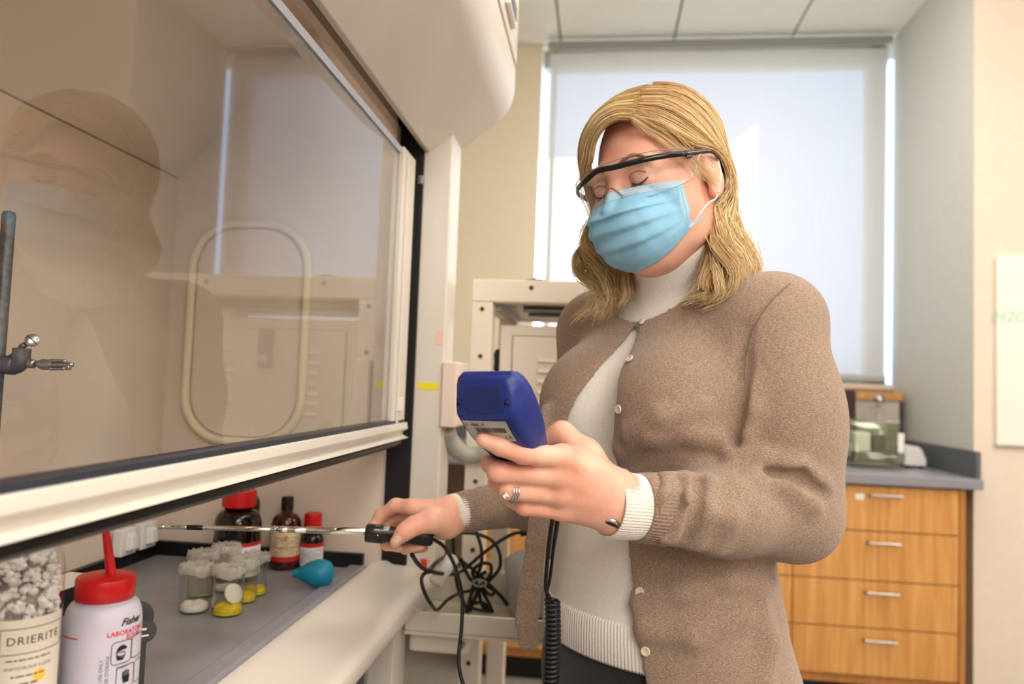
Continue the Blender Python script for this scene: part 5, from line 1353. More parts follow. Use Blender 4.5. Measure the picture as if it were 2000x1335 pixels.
# trousers and shoes
PT = Form(); PT.custom(lambda P: slices(P, .002), TL(0, 0, .78), .3, 0); legs(PT, .012)
def pants(P, c, R):
    v = PT(P, c, R); z = P[..., 2]
    return np.maximum(np.maximum(v, z - .90), .05 - z)
pos, qd = surface(pants, lo, hi, .006, nb=14, smooth=1)
tr = mesh_np('trousers', pos, qd, mat('black_trousers', S(16, 15, 18), .8, sheen=.3, bump=.3, bscale=900), person); lab(tr, 'plain black trousers')
for s in (-1, 1):
    SF = Form(); SF.chain([TL(.093 * s, .034, .050), TL(.096 * s, -.05, .046), TL(.10 * s, -.13, .034)], [.043, .039, .030], .03); SF.ell(TL(.097 * s, -.04, .008), (.045, .125, .010), MT, .02)
    pos, qd = surface(lambda P, c, R: np.maximum(np.maximum(SF(P, c, R), .0015 - P[..., 2]), P[..., 2] - .085), A3(TL(.097 * s, -.03, .05)) - .2, A3(TL(.097 * s, -.03, .05)) + .2, .004, nb=14)
    mesh_np('shoe', pos, qd, black_m, person)
print('clothes', _t.time() - _t0)

# ------------------------------------------------------------------ face details
headF = Form(); head(headF)
hs = lambda P, c=None, R=None: headF(P, None, None)
def on_face(x, z, y0=-.16, off=0.):           # point on the face surface straight in front of local (x, z)
    o = A3(H(x, y0, z)); d = A3(HB); t_ = 0.
    for _ in range(60):
        v = float(hs((o + d * t_)[None])[0]) - off
        if v < .0003: break
        t_ += max(v * .8, .0004)
        if t_ > .2: break
    return Vector(o + d * t_)
brow_m = mat('brow_hair', S(128, 92, 62), .7); lash_m = mat('lash', S(38, 26, 22), .6)
lid_m = mat('eyelid_shade', S(176, 112, 96), .5)
for s_ in (-1, 1):
    pts = [on_face(s_ * x, z) for x, z in ((.012, .0215), (.022, .0255), (.034, .0270), (.046, .0225), (.052, .0175))]
    MB().tube(curve3(pts, 5), [.0013 + .0012 * math.sin(math.pi * min(1, i / 20 + .15)) for i in range(21)], 6).build('eyebrow', brow_m, person, smooth=True)
    pts = [on_face(s_ * x, z, off=.0006) for x, z in ((.0195, -.0045), (.025, -.0072), (.031, -.0085), (.037, -.0076), (.0435, -.0040))]
    c3 = curve3(pts, 4); MB().tube(c3, .0009, 6).build('lash_line', lash_m, person, smooth=True)
    lb = MB()
    for i in range(2, len(c3) - 1):
        p = c3[i]; tip = p + HF * .0055 - HU * .0030 + HL * (i / len(c3) - .5) * .006 * 1
        lb.tube([p, p.lerp(tip, .6) - HU * .0004, tip], [.00028, .0002, .00006], 4)
    lb.build('eyelashes', lash_m, person)
    pts = [on_face(s_ * x, z, off=.0002) for x, z in ((.0195, .0030), (.025, .0062), (.031, .0072), (.037, .0064), (.0435, .0025))]
    MB().tube(curve3(pts, 4), .0006, 6).build('eyelid_crease', lid_m, person, smooth=True)
# lips (under the mask)
pts = [on_face(x, z, off=.0002) for x, z in ((-.022, -.069), (-.010, -.0665), (0, -.068), (.010, -.0665), (.022, -.069))]
MB().tube(curve3(pts, 5), .0022, 8).build('lips', mat('lip_pink', S(196, 110, 104), .45), person, smooth=True)
# fingernails
nail_m = mat('fingernail', S(244, 204, 190), .22, coat=.5)
bodyS = lambda P, c=None, R=None: B(P, A3(P.reshape(-1, 3).mean(0)), .02)
def nail(px, py, w_, l_, rotdeg):
    p, v, d = trace(px, py, bodyS, .6, 1.3); n_ = normal_at(bodyS, p)
    M_ = Matrix.Translation(p - n_ * .0012) @ n_.to_track_quat('Z', 'Y').to_matrix().to_4x4()
    up = wd((math.cos(math.radians(rotdeg)), math.sin(math.radians(rotdeg)), 0)); up = (up - n_ * up.dot(n_)).normalized(); sd = up.cross(n_)
    MB().add(*nail_shape(p - n_ * .0002, up, sd, n_, w_, l_)).build('fingernail', nail_m, person, smooth=True)
def nail_shape(c, up, sd, n_, w_, l_):
    vs = []; N_ = 8
    for i in range(N_ + 1):
        for j in range(N_ + 1):
            a = (i / N_ - .5) * 2; b_ = (j / N_ - .5) * 2
            rr_ = math.sqrt(max(0, 1 - .35 * a * a))
            vs.append(c + up * (a * l_ * (1 - .25 * b_ * b_)) + sd * (b_ * w_ * rr_) + n_ * (.0009 - .0022 * b_ * b_))
    return vs, [(i * (N_ + 1) + j, i * (N_ + 1) + j + 1, (i + 1) * (N_ + 1) + j + 1, (i + 1) * (N_ + 1) + j) for i in range(N_) for j in range(N_)]
nail(776, 1052, .0052, .0066, 232)
nail(941, 857, .0040, .0042, 176)

# ------------------------------------------------------------------ face mask
maskb = mat('mask_blue', S(140, 194, 226), .75, noise=.05, nscale=160, bump=.35, bscale=900, bdist=.0006)
maskw = mat('mask_edge', S(176, 208, 226), .8, bump=.3, bscale=700, bdist=.0005); stitch_m = mat('mask_stitch', S(92, 108, 140), .8); loop_m = mat('ear_loop', S(240, 240, 238), .7)
MIDY = [(-.1010, -.010), (-.1130, -.021), (-.1255, -.035), (-.1275, -.048), (-.1245, -.066), (-.1180, -.084), (-.1085, -.101), (-.0920, -.113)]
SIDY = [(-.047, -.019), (-.049, -.027), (-.050, -.036), (-.050, -.045), (-.050, -.054), (-.050, -.062), (-.050, -.070), (-.050, -.078)]
MH_ = 57
def lerpl(Lst, t_):
    x = t_ * (len(Lst) - 1); i = min(int(x), len(Lst) - 2); f_ = x - i; return (Lst[i][0] * (1 - f_) + Lst[i + 1][0] * f_, Lst[i][1] * (1 - f_) + Lst[i + 1][1] * f_)
msm = curve3([Vector((a, b_, 0)) for a, b_ in MIDY], 6); MID2 = [(p.x, p.y) for p in msm]
def maskpt(u, v, off=0.):
    my, mz = lerpl(MID2, v); sy, sz = lerpl(SIDY, v)
    K = 1.28; w_ = .0625 + .004 * math.sin(math.pi * v) - (.004 * max(0, (v - .8) / .2))
    x = w_ * math.sin(u * K) / math.sin(K); s_ = (1 - math.cos(u * K)) / (1 - math.cos(K)); s_ = s_ ** (1.0 + .45 * math.sin(math.pi * v))
    y = my + (sy - my) * s_; z = mz + (sz - mz) * s_
    pl = 0.
    for vc in (.34, .52, .69):
        dv = (v - vc) / .085
        pl += .0058 * (math.exp(-dv * dv) if dv < 0 else math.exp(-dv * dv * 18)) * (1 - abs(u) ** 3)
    wr = .0011 * math.sin(9 * u + 14 * v) * (v > .25) + .0008 * math.sin(21 * u - 9 * v) * (abs(u) > .4)
    yy = y - pl - wr - off; p = H(x, yy, z)
    # keep clear of the skin
    d = float(hs(A3(p)[None])[0])
    if d < .0035: p = p + (HF * .8 + HL * (.6 * (1 if u > 0 else -1) * abs(u))).normalized() * (.0035 - d)
    return p
NU, NV = 56, 64
MG = [[maskpt(-1 + 2 * i / NU, j / NV) for i in range(NU + 1)] for j in range(NV + 1)]
mask = thing('face_mask', 'light blue pleated surgical face mask with white ear loops', 'face mask', maskpt(0, 1))
jb = 9
MB().grid([r_ for r_ in MG[jb:]]).build('mask_panel', maskb, mask, smooth=True, solid=.0008)
MB().grid(MG[:jb + 1]).build('top_band', maskw, mask, smooth=True, solid=.0010)
def strip(us, name):
    g = [[maskpt(u, j / NV, .0009) for u in us] for j in range(jb, NV + 1)]
    MB().grid(g).build(name, maskw, mask, smooth=True, solid=.0006)
strip([-1 + .012 * k for k in range(8)], 'side_band'); strip([1 - .012 * k for k in range(8)], 'side_band')
stm = MB()
for vv in (.045, .085, .125):
    n_ = 110
    for k in range(n_):
        u0_, u1_ = -.93 + 1.86 * k / n_, -.93 + 1.86 * (k + .55) / n_
        stm.add([maskpt(u0_, vv, .0009), maskpt(u1_, vv, .0009), maskpt(u1_, vv + .007, .0009), maskpt(u0_, vv + .007, .0009)], [(0, 1, 2, 3)])
so_ = stm.build('stitching', stitch_m, mask)
MB().grid([[maskpt(-.45 + .9 * i / 20, v_, .0010) for i in range(21)] for v_ in (.055, .078)]).build('nose_wire', mat('mask_wire_band', S(206, 218, 228), .6), mask, smooth=True)
tri = maskpt(1, .97); lobe = H(.079, .006, -.030)
for sgn in (1,):
    MB().tube(curve3([maskpt(1, .97), H(.074, -.020, -.052), H(.0785, .001, -.044), H(.080, .021, -.014), H(.078, .020, .012), H(.0735, -.002, .018)], 6), .0011, 8).build('ear_loop', loop_m, mask, smooth=True)
    MB().tube(curve3([H(.0735, -.002, .018), H(.0725, -.012, .008), H(.071, -.026, -.008), maskpt(1, .04)], 6), .0011, 8).build('ear_loop', loop_m, mask, smooth=True)
MB().tube(curve3([maskpt(-1, .97), H(-.072, -.020, -.045), H(-.076, .012, -.02)], 6), .0011, 8).build('ear_loop', loop_m, mask, smooth=True)
p0_, p1_, p2_ = maskpt(1, .86), maskpt(1, 1.0), H(.0735, -.022, -.0640)
MB().add([p0_, p1_, p2_, p0_ + HB * .002, p1_ + HB * .002, p2_ + HB * .002], [(0, 1, 2), (5, 4, 3), (0, 3, 4, 1), (1, 4, 5, 2), (2, 5, 3, 0)]).build('corner_flap', maskw, mask, smooth=False)
# ear stud
es = MB().lathe([(.0008, -.001), (.0015, 0), (.0018, .0006), (.0011, .0012), (.0002, .0014)], 8, Matrix.Translation(H(.0805, .004, -.0385)) @ HL.to_track_quat('Z', 'Y').to_matrix().to_4x4()).build('ear_stud', mat('diamond', S(250, 250, 255), .02, metal=.6), smooth=False)
tag(es, 'tiny sparkling stud earring in the ear lobe', 'earring')

# ------------------------------------------------------------------ safety glasses
gl = thing('safety_glasses', 'clear wraparound safety glasses with a black brow bar and temples', 'glasses', H(0, -.12, -.03))
def visor(u, v, off=0.):                        # u -1..1 across, v 0 top .. 1 bottom
    a = u * 1.18; x = .0845 * math.sin(a) / math.sin(1.18); s_ = (1 - math.cos(a)) / (1 - math.cos(1.18))
    y = -.124 + (.064) * s_ ** 1.05 - off
    zt_ = .0235 - .010 * u * u + .004 * u
    zb_ = -.030 + .010 * abs(u) ** 3
    nn = math.exp(-(u / .17) ** 2) * .026
    z = zt_ + (zb_ + nn - zt_) * v
    y += .010 * v
    return H(x, y, z)
bar = [visor(-1 + 2 * i / 40, .16, .0015) for i in range(41)]
# brow bar: flat oval section
bb = MB(); rings = []
for i, p in enumerate(bar):
    T_ = (bar[min(i + 1, 40)] - bar[max(i - 1, 0)]).normalized(); o_ = T_.cross(HU).normalized(); u_ = HU
    rings.append([p + u_ * (.0036 * math.sin(a)) + o_ * (.0022 * math.cos(a)) for a in [2 * math.pi * k / 12 for k in range(12)]])
bb.rings(rings).build('brow_bar', mat('gloss_black', S(14, 14, 16), .18), gl, smooth=True)
MB().grid([[visor(-1 + 2 * i / 48, j / 14) for i in range(49)] for j in range(15)]).build('lens', lens_m, gl, smooth=True)
edge_m = mat('lens_edge', S(150, 150, 162), .2, alpha=.7)
MB().tube([visor(-1 + 2 * i / 60, 1.0) for i in range(61)], .00045, 6).build('lens_rim', edge_m, gl, smooth=True)
MB().tube([visor(-1 + 2 * i / 40, 0.0) for i in range(41)], .0007, 6).build('lens_rim', edge_m, gl, smooth=True)
nbp = [visor(-.26 + .52 * i / 20, 1.0, -.0015) + HB * (.004 * math.cos((i / 20 - .5) * math.pi)) for i in range(21)]
MB().tube(nbp, .0010, 8).build('nose_bridge', edge_m, gl, smooth=True)
for s_ in (-1, 1):
    h0 = visor(s_, .16, .001); h1 = H(.0860 * s_, -.030, .0125); h2 = H(.0880 * s_, -.004, .0120); h3 = H(.0820 * s_, .022, .004)
    tm = MB(); pts = curve3([h0, h1, h2, h3], 6); rings = []
    for i, p in enumerate(pts):
        k_ = i / (len(pts) - 1); hh = .0040 - .0015 * k_
        rings.append([p + HU * (hh * math.sin(a)) + HL * (.0016 * math.cos(a)) for a in [2 * math.pi * k / 10 for k in range(10)]])
    tm.rings(rings).build('temple_arm', MATS['gloss_black'], gl, smooth=True)
    MB().box((-.0045, -.0015, -.0045), (.0045, .0015, .0045), Matrix.Translation(visor(s_, .16, .0) + HB * .006 - HU * .004 - HL * (.001 * s_)) @ RT.to_4x4()).build('hinge', MATS['gloss_black'], gl, bevel=.0006)
    MB().grid([[visor(s_, j / 8) + HB * (.026 * i / 6) * (1 - .25 * j / 8) - HL * (.002 * i / 6) * s_ + HU * (.004 * i / 6 * (1 - j / 4)) for i in range(7)] for j in range(9)]).build('side_shield', lens_m, gl, smooth=True)
    MB().tube([visor(s_, j / 8) + HB * .026 * (1 - .25 * j / 8) - HL * .002 * s_ + HU * (.004 * (1 - j / 4)) for j in range(9)], .0006, 6).build('lens_rim', edge_m, gl, smooth=True)

# ------------------------------------------------------------------ hair
hairm = bpy.data.materials.new('blonde_hair'); hairm.use_nodes = True; t = NT(hairm); b = t.n['Principled BSDF']
at_ = t.add('ShaderNodeAttribute'); at_.attribute_name = 'tone'
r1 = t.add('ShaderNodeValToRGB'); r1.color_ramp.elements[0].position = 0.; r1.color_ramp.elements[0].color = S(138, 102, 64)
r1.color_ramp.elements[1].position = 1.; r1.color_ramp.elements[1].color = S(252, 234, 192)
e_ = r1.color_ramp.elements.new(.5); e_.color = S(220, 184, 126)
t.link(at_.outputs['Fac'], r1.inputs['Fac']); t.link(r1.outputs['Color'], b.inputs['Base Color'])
b.inputs['Roughness'].default_value = .42; b.inputs['Specular IOR Level'].default_value = .6; b.inputs['Anisotropic'].default_value = .5
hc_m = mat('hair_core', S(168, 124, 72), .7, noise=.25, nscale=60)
NEAR = [
 [(1234, 232, .935), (1262, 244, .935), (1300, 264, .935), (1340, 286, .938), (1376, 288, .952), (1408, 299, .966), (1424, 338, .977), (1416, 385, .972), (1380, 432, .965), (1385, 475, .955), (1398, 520, .945), (1372, 560, .940), (1338, 598, .945)],
 [(1238, 210, .940), (1286, 222, .938), (1335, 250, .938), (1380, 278, .952), (1414, 302, .968), (1432, 348, .978), (1424, 398, .975), (1400, 438, .97), (1410, 482, .958), (1422, 526, .948), (1400, 568, .942), (1358, 592, .940)],
 [(1244, 192, .952), (1306, 202, .952), (1360, 238, .952), (1398, 280, .96), (1420, 322, .975), (1428, 370, .98), (1420, 420, .98), (1420, 462, .975), (1436, 508, .962), (1432, 552, .955), (1405, 582, .95), (1372, 590, .95)],
 [(1258, 178, .960), (1322, 186, .960), (1376, 226, .965), (1408, 278, .975), (1426, 330, .99), (1432, 382, 1.0), (1432, 430, 1.0), (1444, 474, .99), (1454, 520, .98), (1442, 562, .97), (1414, 590, .965), (1385, 596, .965)],
 [(1280, 170, 1.00), (1340, 184, 1.00), (1390, 230, 1.01), (1416, 286, 1.02), (1431, 344, 1.03), (1433, 396, 1.03), (1444, 440, 1.025), (1462, 480, 1.02), (1466, 524, 1.01), (1450, 560, 1.0), (1432, 586, .99), (1405, 600, .985)],
 [(1290, 168, 1.04), (1346, 188, 1.05), (1390, 240, 1.07), (1412, 300, 1.08), (1422, 360, 1.085), (1422, 410, 1.08), (1430, 450, 1.07), (1445, 490, 1.06), (1440, 540, 1.05), (1420, 580, 1.04), (1390, 590, 1.03)]]
FAR = [
 [(1234, 232, .925), (1206, 232, .928), (1180, 246, .938), (1160, 276, .955), (1154, 318, .975), (1158, 362, 1.00), (1176, 410, 1.03), (1200, 460, 1.045), (1238, 506, 1.045), (1252, 545, 1.035), (1234, 585, 1.03), (1200, 610, 1.03)],
 [(1236, 212, .932), (1200, 216, .938), (1166, 238, .950), (1148, 272, .970), (1144, 318, .99), (1150, 362, 1.02), (1166, 408, 1.04), (1176, 452, 1.05), (1206, 502, 1.045), (1218, 545, 1.04), (1190, 586, 1.035), (1160, 618, 1.03)],
 [(1244, 192, .945), (1200, 202, .955), (1160, 234, .970), (1140, 272, .985), (1135, 318, 1.01), (1144, 362, 1.04), (1160, 410, 1.055), (1150, 456, 1.06), (1150, 502, 1.055), (1176, 548, 1.045), (1166, 590, 1.04), (1128, 626, 1.035)],
 [(1262, 176, .975), (1212, 190, .985), (1168, 224, 1.00), (1142, 262, 1.015), (1134, 305, 1.035), (1142, 352, 1.06), (1166, 408, 1.07), (1152, 452, 1.075), (1139, 498, 1.07), (1152, 544, 1.06), (1176, 582, 1.05), (1150, 632, 1.045)],
 [(1285, 170, 1.03), (1228, 184, 1.04), (1180, 222, 1.06), (1156, 270, 1.08), (1150, 320, 1.09), (1160, 370, 1.10), (1180, 420, 1.10), (1188, 470, 1.10), (1200, 520, 1.09), (1215, 560, 1.07), (1190, 600, 1.06)]]
capF = Form(); head(capF, .007, False)
def settle(gs):
    out = []
    for g in gs:
        pts = [W(*p) for p in g]
        c3 = curve3(pts, 8)
        tt = np.linspace(0, len(c3) - 1, 40); P_ = np.array([tuple(c3[int(round(x))]) for x in tt])
        for it in range(3):                                            # lift off the scalp
            v = capF(P_.astype(f32))
            e = .002; G_ = np.stack([capF((P_ + e * np.eye(3)[i]).astype(f32)) - capF((P_ - e * np.eye(3)[i]).astype(f32)) for i in range(3)], -1)
            G_ /= np.linalg.norm(G_, axis=1, keepdims=True) + 1e-9
            P_ = P_ + G_ * np.maximum(.002 - v, 0)[:, None]
        out.append(P_)
    return np.array(out)
BACK = [
 [(1328, 184, 1.06), (1366, 240, 1.08), (1384, 295, 1.05), (1386, 340, 1.03), (1384, 385, 1.02), (1384, 430, 1.01), (1392, 480, 1.00), (1398, 530, .99), (1380, 580, .975)],
 [(1336, 182, 1.08), (1382, 240, 1.09), (1404, 298, 1.08), (1406, 345, 1.06), (1402, 392, 1.05), (1404, 440, 1.04), (1414, 490, 1.03), (1414, 540, 1.01), (1396, 586, 1.0)],
 [(1342, 184, 1.10), (1390, 244, 1.11), (1414, 302, 1.11), (1420, 350, 1.10), (1418, 400, 1.09), (1424, 450, 1.08), (1436, 495, 1.06), (1432, 545, 1.04), (1410, 588, 1.02)]]
GN, GF, GB = settle(NEAR), settle(FAR), settle(BACK)
rg = np.random.default_rng(11)
def strands(G, n, seedk, curl=.018):
    m = len(G); allV, allF, tone = [], [], []
    K = G.shape[1]; tpar = np.linspace(0, 1, K)
    nclump = 40
    cu = np.sort(rg.uniform(0, m - 1, nclump)); cph = rg.uniform(0, 6.28, nclump); cfr = rg.uniform(1.7, 2.7, nclump); cl = rg.uniform(.86, 1.04, nclump); ct = rg.uniform(.32, .95, nclump); coff = rg.normal(0, .0035, (nclump, 3))
    for s_ in range(n):
        ci = rg.integers(nclump); u = cu[ci] + rg.normal(0, .042 if rg.random() < .85 else .25); u = min(max(u, 0), m - 1.001)
        i = int(u); f_ = u - i
        base = G[i] * (1 - f_) + G[i + 1] * f_
        amp = np.clip((tpar - .57) / .25, 0, 1)
        wav = np.sin(cph[ci] + tpar * 6.28 * cfr[ci]) * curl * amp; wav2 = np.cos(cph[ci] + tpar * 6.28 * cfr[ci]) * curl * .8 * amp
        jit = rg.normal(0, 1, 3) * .0016; jit2 = rg.normal(0, 1, 3) * .0030
        P_ = base + np.outer(wav, np.array(EXw)) + np.outer(wav2, np.array(EYw)) + jit + np.outer(amp, jit2 + coff[ci]) + np.outer(np.clip(tpar * 6, 0, 1) * (1 - amp * .5), np.array([0, 0, .0015])) 
        lift = capF(P_.astype(f32)); 
        # end of strand
        L_ = min(1.0, cl[ci] * rg.uniform(.88, 1.0)); idx = np.linspace(0, (K - 1) * L_, 26)
        i0_ = idx.astype(int); i1_ = np.minimum(i0_ + 1, K - 1); ff = (idx - i0_)[:, None]; P_ = P_[i0_] * (1 - ff) + P_[i1_] * ff
        if rg.random() < .04: P_ += np.outer(np.linspace(0, 1, 26) ** 2, rg.normal(0, .010, 3))
        allV.append(P_); tone.append(np.clip(ct[ci] + rg.normal(0, .16), 0, 1))
    V = np.array(allV); n, k, _ = V.shape
    # three-sided tapering tubes
    Tn = np.gradient(V, axis=1); Tn /= np.linalg.norm(Tn, axis=2, keepdims=True) + 1e-9
    ref = np.array([.3, .2, .93]); A_ = np.cross(Tn, ref); A_ /= np.linalg.norm(A_, axis=2, keepdims=True) + 1e-9; B_ = np.cross(Tn, A_)
    rad = (rg.uniform(.00034, .00062, n)[:, None] * np.concatenate([np.full(18, 1.), np.linspace(1, .25, k - 18)])[None])[..., None]
    ring = np.stack([V + rad * (A_ * math.cos(a) + B_ * math.sin(a)) for a in (0, 2.094, 4.189)], 2)   # n,k,3,3
    pos = ring.reshape(-1, 3); base = (np.arange(n) * k * 3)[:, None, None] + (np.arange(k - 1) * 3)[None, :, None]
    q = []
    for a in range(3):
        a2 = (a + 1) % 3; q.append(np.stack([base + a, base + a2, base + 3 + a2, base + 3 + a], -1).reshape(-1, 4))
    root = np.clip(np.linspace(0, 1, k) * 5, 0, 1)[None, :, None]
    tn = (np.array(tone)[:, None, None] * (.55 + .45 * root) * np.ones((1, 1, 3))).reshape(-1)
    return pos, np.concatenate(q), tn
EXw = wd((1, 0, 0)); EYw = wd((0, .3, 1)).normalized()
def hair_obj(name, G, n, seedk, label):
    # under-layer sheet
    S_ = [[Vector(G[i][j] - (G[i][j] - np.array(HC)) / np.linalg.norm(G[i][j] - np.array(HC)) * .0035) for j in range(G.shape[1])] for i in range(len(G))]
    R_ = []
    for i in range(len(G) - 1):
        for k in range(4):
            f_ = k / 4; R_.append([S_[i][j].lerp(S_[i + 1][j], f_) for j in range(G.shape[1] - 3)])
    R_.append(S_[-1][:G.shape[1] - 3])
    pos, q, tn = strands(G, n, seedk)
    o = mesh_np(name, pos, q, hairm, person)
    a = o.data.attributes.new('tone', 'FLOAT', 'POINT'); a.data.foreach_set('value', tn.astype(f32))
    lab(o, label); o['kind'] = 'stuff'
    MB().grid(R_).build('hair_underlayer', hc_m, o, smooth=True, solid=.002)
    return o
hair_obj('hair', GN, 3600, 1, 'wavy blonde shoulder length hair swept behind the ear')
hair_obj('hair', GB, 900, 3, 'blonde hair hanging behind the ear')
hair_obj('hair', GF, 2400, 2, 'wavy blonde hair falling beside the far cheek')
# loose strands over the temple and ear
fly = [[(1236, 232, .915), (1280, 262, .925), (1330, 300, .922), (1372, 338, .925), (1404, 372, .92)], [(1240, 226, .915), (1290, 255, .925), (1345, 300, .922), (1385, 335, .925), (1408, 362, .92)], [(1236, 235, .915), (1270, 262, .925), (1312, 296, .922), (1352, 330, .922), (1380, 352, .91)], [(1250, 215, .92), (1300, 240, .91), (1350, 290, .922), (1390, 318, .925), (1410, 345, .92)]]
FL = settle(fly)
V_ = []
for s_ in range(64):
    g = FL[rg.integers(len(FL))]; V_.append(g + rg.normal(0, .0012, 3) + np.outer(np.linspace(0, 1, 40), rg.normal(0, .0022, 3)))
mbf = MB()
for P_ in V_: mbf.tube([Vector(p) for p in P_[::2]], [.00038 - .00024 * i / 20 for i in range(20)], 3, cap=False)
fo = mbf.build('loose_strands', hairm, person, smooth=True); fo['kind'] = 'stuff'
a = fo.data.attributes.new('tone', 'FLOAT', 'POINT'); a.data.foreach_set('value', np.full(len(fo.data.vertices), .72, f32))
print('hair', _t.time() - _t0)

# ------------------------------------------------------------------ blue meter in her near hand
mW = wd((.88, .03, .47)).normalized(); mL = wd((.343, -.73, -.592)); mL = (mL - mW * mL.dot(mW)).normalized(); mN = mW.cross(mL)
if mN.dot(wd((0, 0, 1))) < 0: mN = -mN                       # back of the meter, towards the camera
mO = W(944, 752, .700)
meter = thing('handheld_meter', 'blue handheld meter seen from its back with a barcode label', 'meter', mO + mL * .19)
blue_m = mat('blue_plastic', S(24, 44, 124), .4, bump=.12, bscale=900, bdist=.0004); blue2_m = mat('blue_plastic_door', S(22, 36, 100), .45, bump=.12, bscale=900, bdist=.0004)
def mp_(x, s, n): return mO + mW * x + mL * s + mN * n       # x across, s down its length, n out of the back
secs = [  # s, half width, back height, front height, corner
 (-.004, .0275, -.003, -.010, .003), (.000, .0325, .0010, -.013, .005), (.006, .0360, .0070, -.014, .007), (.013, .0380, .0130, -.014, .009), (.019, .0392, .0182, -.014, .010), (.023, .0395, .0205, -.014, .010), (.036, .0392, .0208, -.014, .010),
 (.056, .0380, .0196, -.013, .010), (.076, .0352, .0165, -.012, .010), (.094, .0305, .0130, -.011, .009), (.112, .0265, .0115, -.010, .008), (.150, .0255, .0110, -.010, .008), (.178, .0245, .0100, -.009, .008), (.184, .020, .006, -.006, .005)]
def msec(s, hw, nb, nf, rd, n=6, ts=.64):
    """rounded trapezoid: narrower at the back (n = nb), widest at the front (n = nf)"""
    pts = []
    bw = hw * .80
    cs = [(hw, nf), (hw, nf + (nb - nf) * .30), (bw, nb), (-bw, nb), (-hw, nf + (nb - nf) * .30), (-hw, nf)]
    rds = [rd * .35, rd * .7, rd * .8, rd * .8, rd * .7, rd * .35]
    m = len(cs)
    for i in range(m):
        p = Vector(cs[i]); a = Vector(cs[i - 1]) - p; b_ = Vector(cs[(i + 1) % m]) - p
        r_ = min(rds[i], a.length * .45, b_.length * .45); a = p + a.normalized() * r_; b2 = p + b_.normalized() * r_
        for k in range(n): t_ = k / (n - 1); q = a * (1 - t_) ** 2 + p * 2 * t_ * (1 - t_) + b2 * t_ * t_; pts.append(mp_(q.x, s, q.y))
    return pts
sm = []
for i in range(len(secs) - 1):
    for k in range(3): f_ = k / 3; sm.append(tuple(secs[i][j] * (1 - f_) + secs[i + 1][j] * f_ for j in range(5)))
sm.append(secs[-1])
MB().rings([msec(*q) for q in sm]).build('housing', blue_m, meter, smooth=True)
front = MB().rings([[mp_(x * (hw - .001), s, nf - .0) for x in (1,)] for s, hw, nb, nf, rd in secs]) if False else None
# front bezel slab
fr_ = MB(); rg_ = []
for (s, hw, nb, nf, rd) in secs: rg_.append([mp_(hw * .99, s, nf + .001), mp_(-hw * .99, s, nf + .001), mp_(-hw * .93, s, nf - .005), mp_(hw * .93, s, nf - .005)])
fr_.rings(rg_).build('front_bezel', blue_m, meter, bevel=.001)
MB().add([mp_(-.026, .012, -.0185), mp_(.026, .012, -.0185), mp_(.026, .075, -.0195), mp_(-.026, .075, -.0195)], [(0, 1, 2, 3)]).build('screen', mat('meter_screen', S(120, 140, 130), .15), meter)
# battery door on the upper back
def back_n(s):
    S_ = [q[0] for q in secs]; return float(np.interp(s, S_, [q[2] for q in secs]))
def door_ring(off, ins):
    P_ = [(-.0215 + ins, .0005 + ins), (-.002, .0005 + ins), (.0185 - ins, .0005 + ins), (.0205 - ins, .008), (.0205 - ins, .0155 - ins), (.0160, .0185 - ins), (0, .0195 - ins), (-.0160, .0185 - ins), (-.0225 + ins, .0155 - ins), (-.0225 + ins, .008)]
    return [mp_(x * .94, s, back_n(s) + off) for x, s in P_]
MB().rings([door_ring(-.002, 0), door_ring(.0006, 0), door_ring(.0009, .0008)]).build('battery_door', blue2_m, meter)
for sx in (-.0252, .0236):
    sN = back_n(.011)
    M_ = Matrix((tuple(mW) + (0,), tuple(mL) + (0,), tuple(mN) + (0,), (0, 0, 0, 1))).transposed(); M_.translation = mp_(sx * 1.06, .013, back_n(.013) + .0004)
    MB().lathe([(.0030, -.004), (.0030, -.0002), (.0022, .0000), (.0020, -.003), (.0002, -.003)], 16, M_ @ Matrix.Diagonal((.9, 1.4, 1, 1))).build('screw_hole', mat('deep_blue', S(10, 16, 52), .5), meter, smooth=True)
# barcode label
lx0_, lx1_, ls0, ls1 = -.0265, .0215, .0265, .0560
def lp(x, s, e=.0007): return mp_(x, s, back_n(s) + e)
ns = 6
lbm = MB()
lbm.grid([[lp(lx0_ + (lx1_ - lx0_) * i / 4 + (.0016 if (i == 0) else 0) * (j / ns), ls0 + (ls1 - ls0) * j / ns) for i in range(5)] for j in range(ns + 1)])
lbl = lbm.build('barcode_label', mat('label_silver', S(186, 182, 178), .35), meter)
bc = MB(); rnd = random.Random(3); x = -.016
while x < .0165:
    w_ = rnd.choice((.0004, .0004, .0008, .0011)); bc.add([lp(x, 0.0357, .0011), lp(x + w_, 0.0357, .0011), lp(x + w_, 0.0429, .0011), lp(x, 0.0429, .0011)], [(0, 1, 2, 3)]); x += w_ + rnd.choice((.0004, .0006, .0009))
bc.build('barcode', ink_m, lbl)
def mtext(txt, size, x, s, name='label_lettering', **k):
    vs, fs = text_mesh(txt, size, align='LEFT', **k); return MB().add([lp(x + v.x, s - v.y, .0012) for v in vs], fs).build(name, ink_m, lbl)
mtext('0', .0052, -.0248, 0.0317); mtext('9565 - P', .0044, -.0185, 0.0317, offset=.00012)
mtext('~~~~~~~~~~', .0020, -.017, 0.0450); mtext('~~~~~~~', .0020, -.017, 0.0479); mtext('~~~~~', .0020, -.017, 0.0505)
mtext('CE', .0062, 0.0115, 0.0502, spacing=1.2)

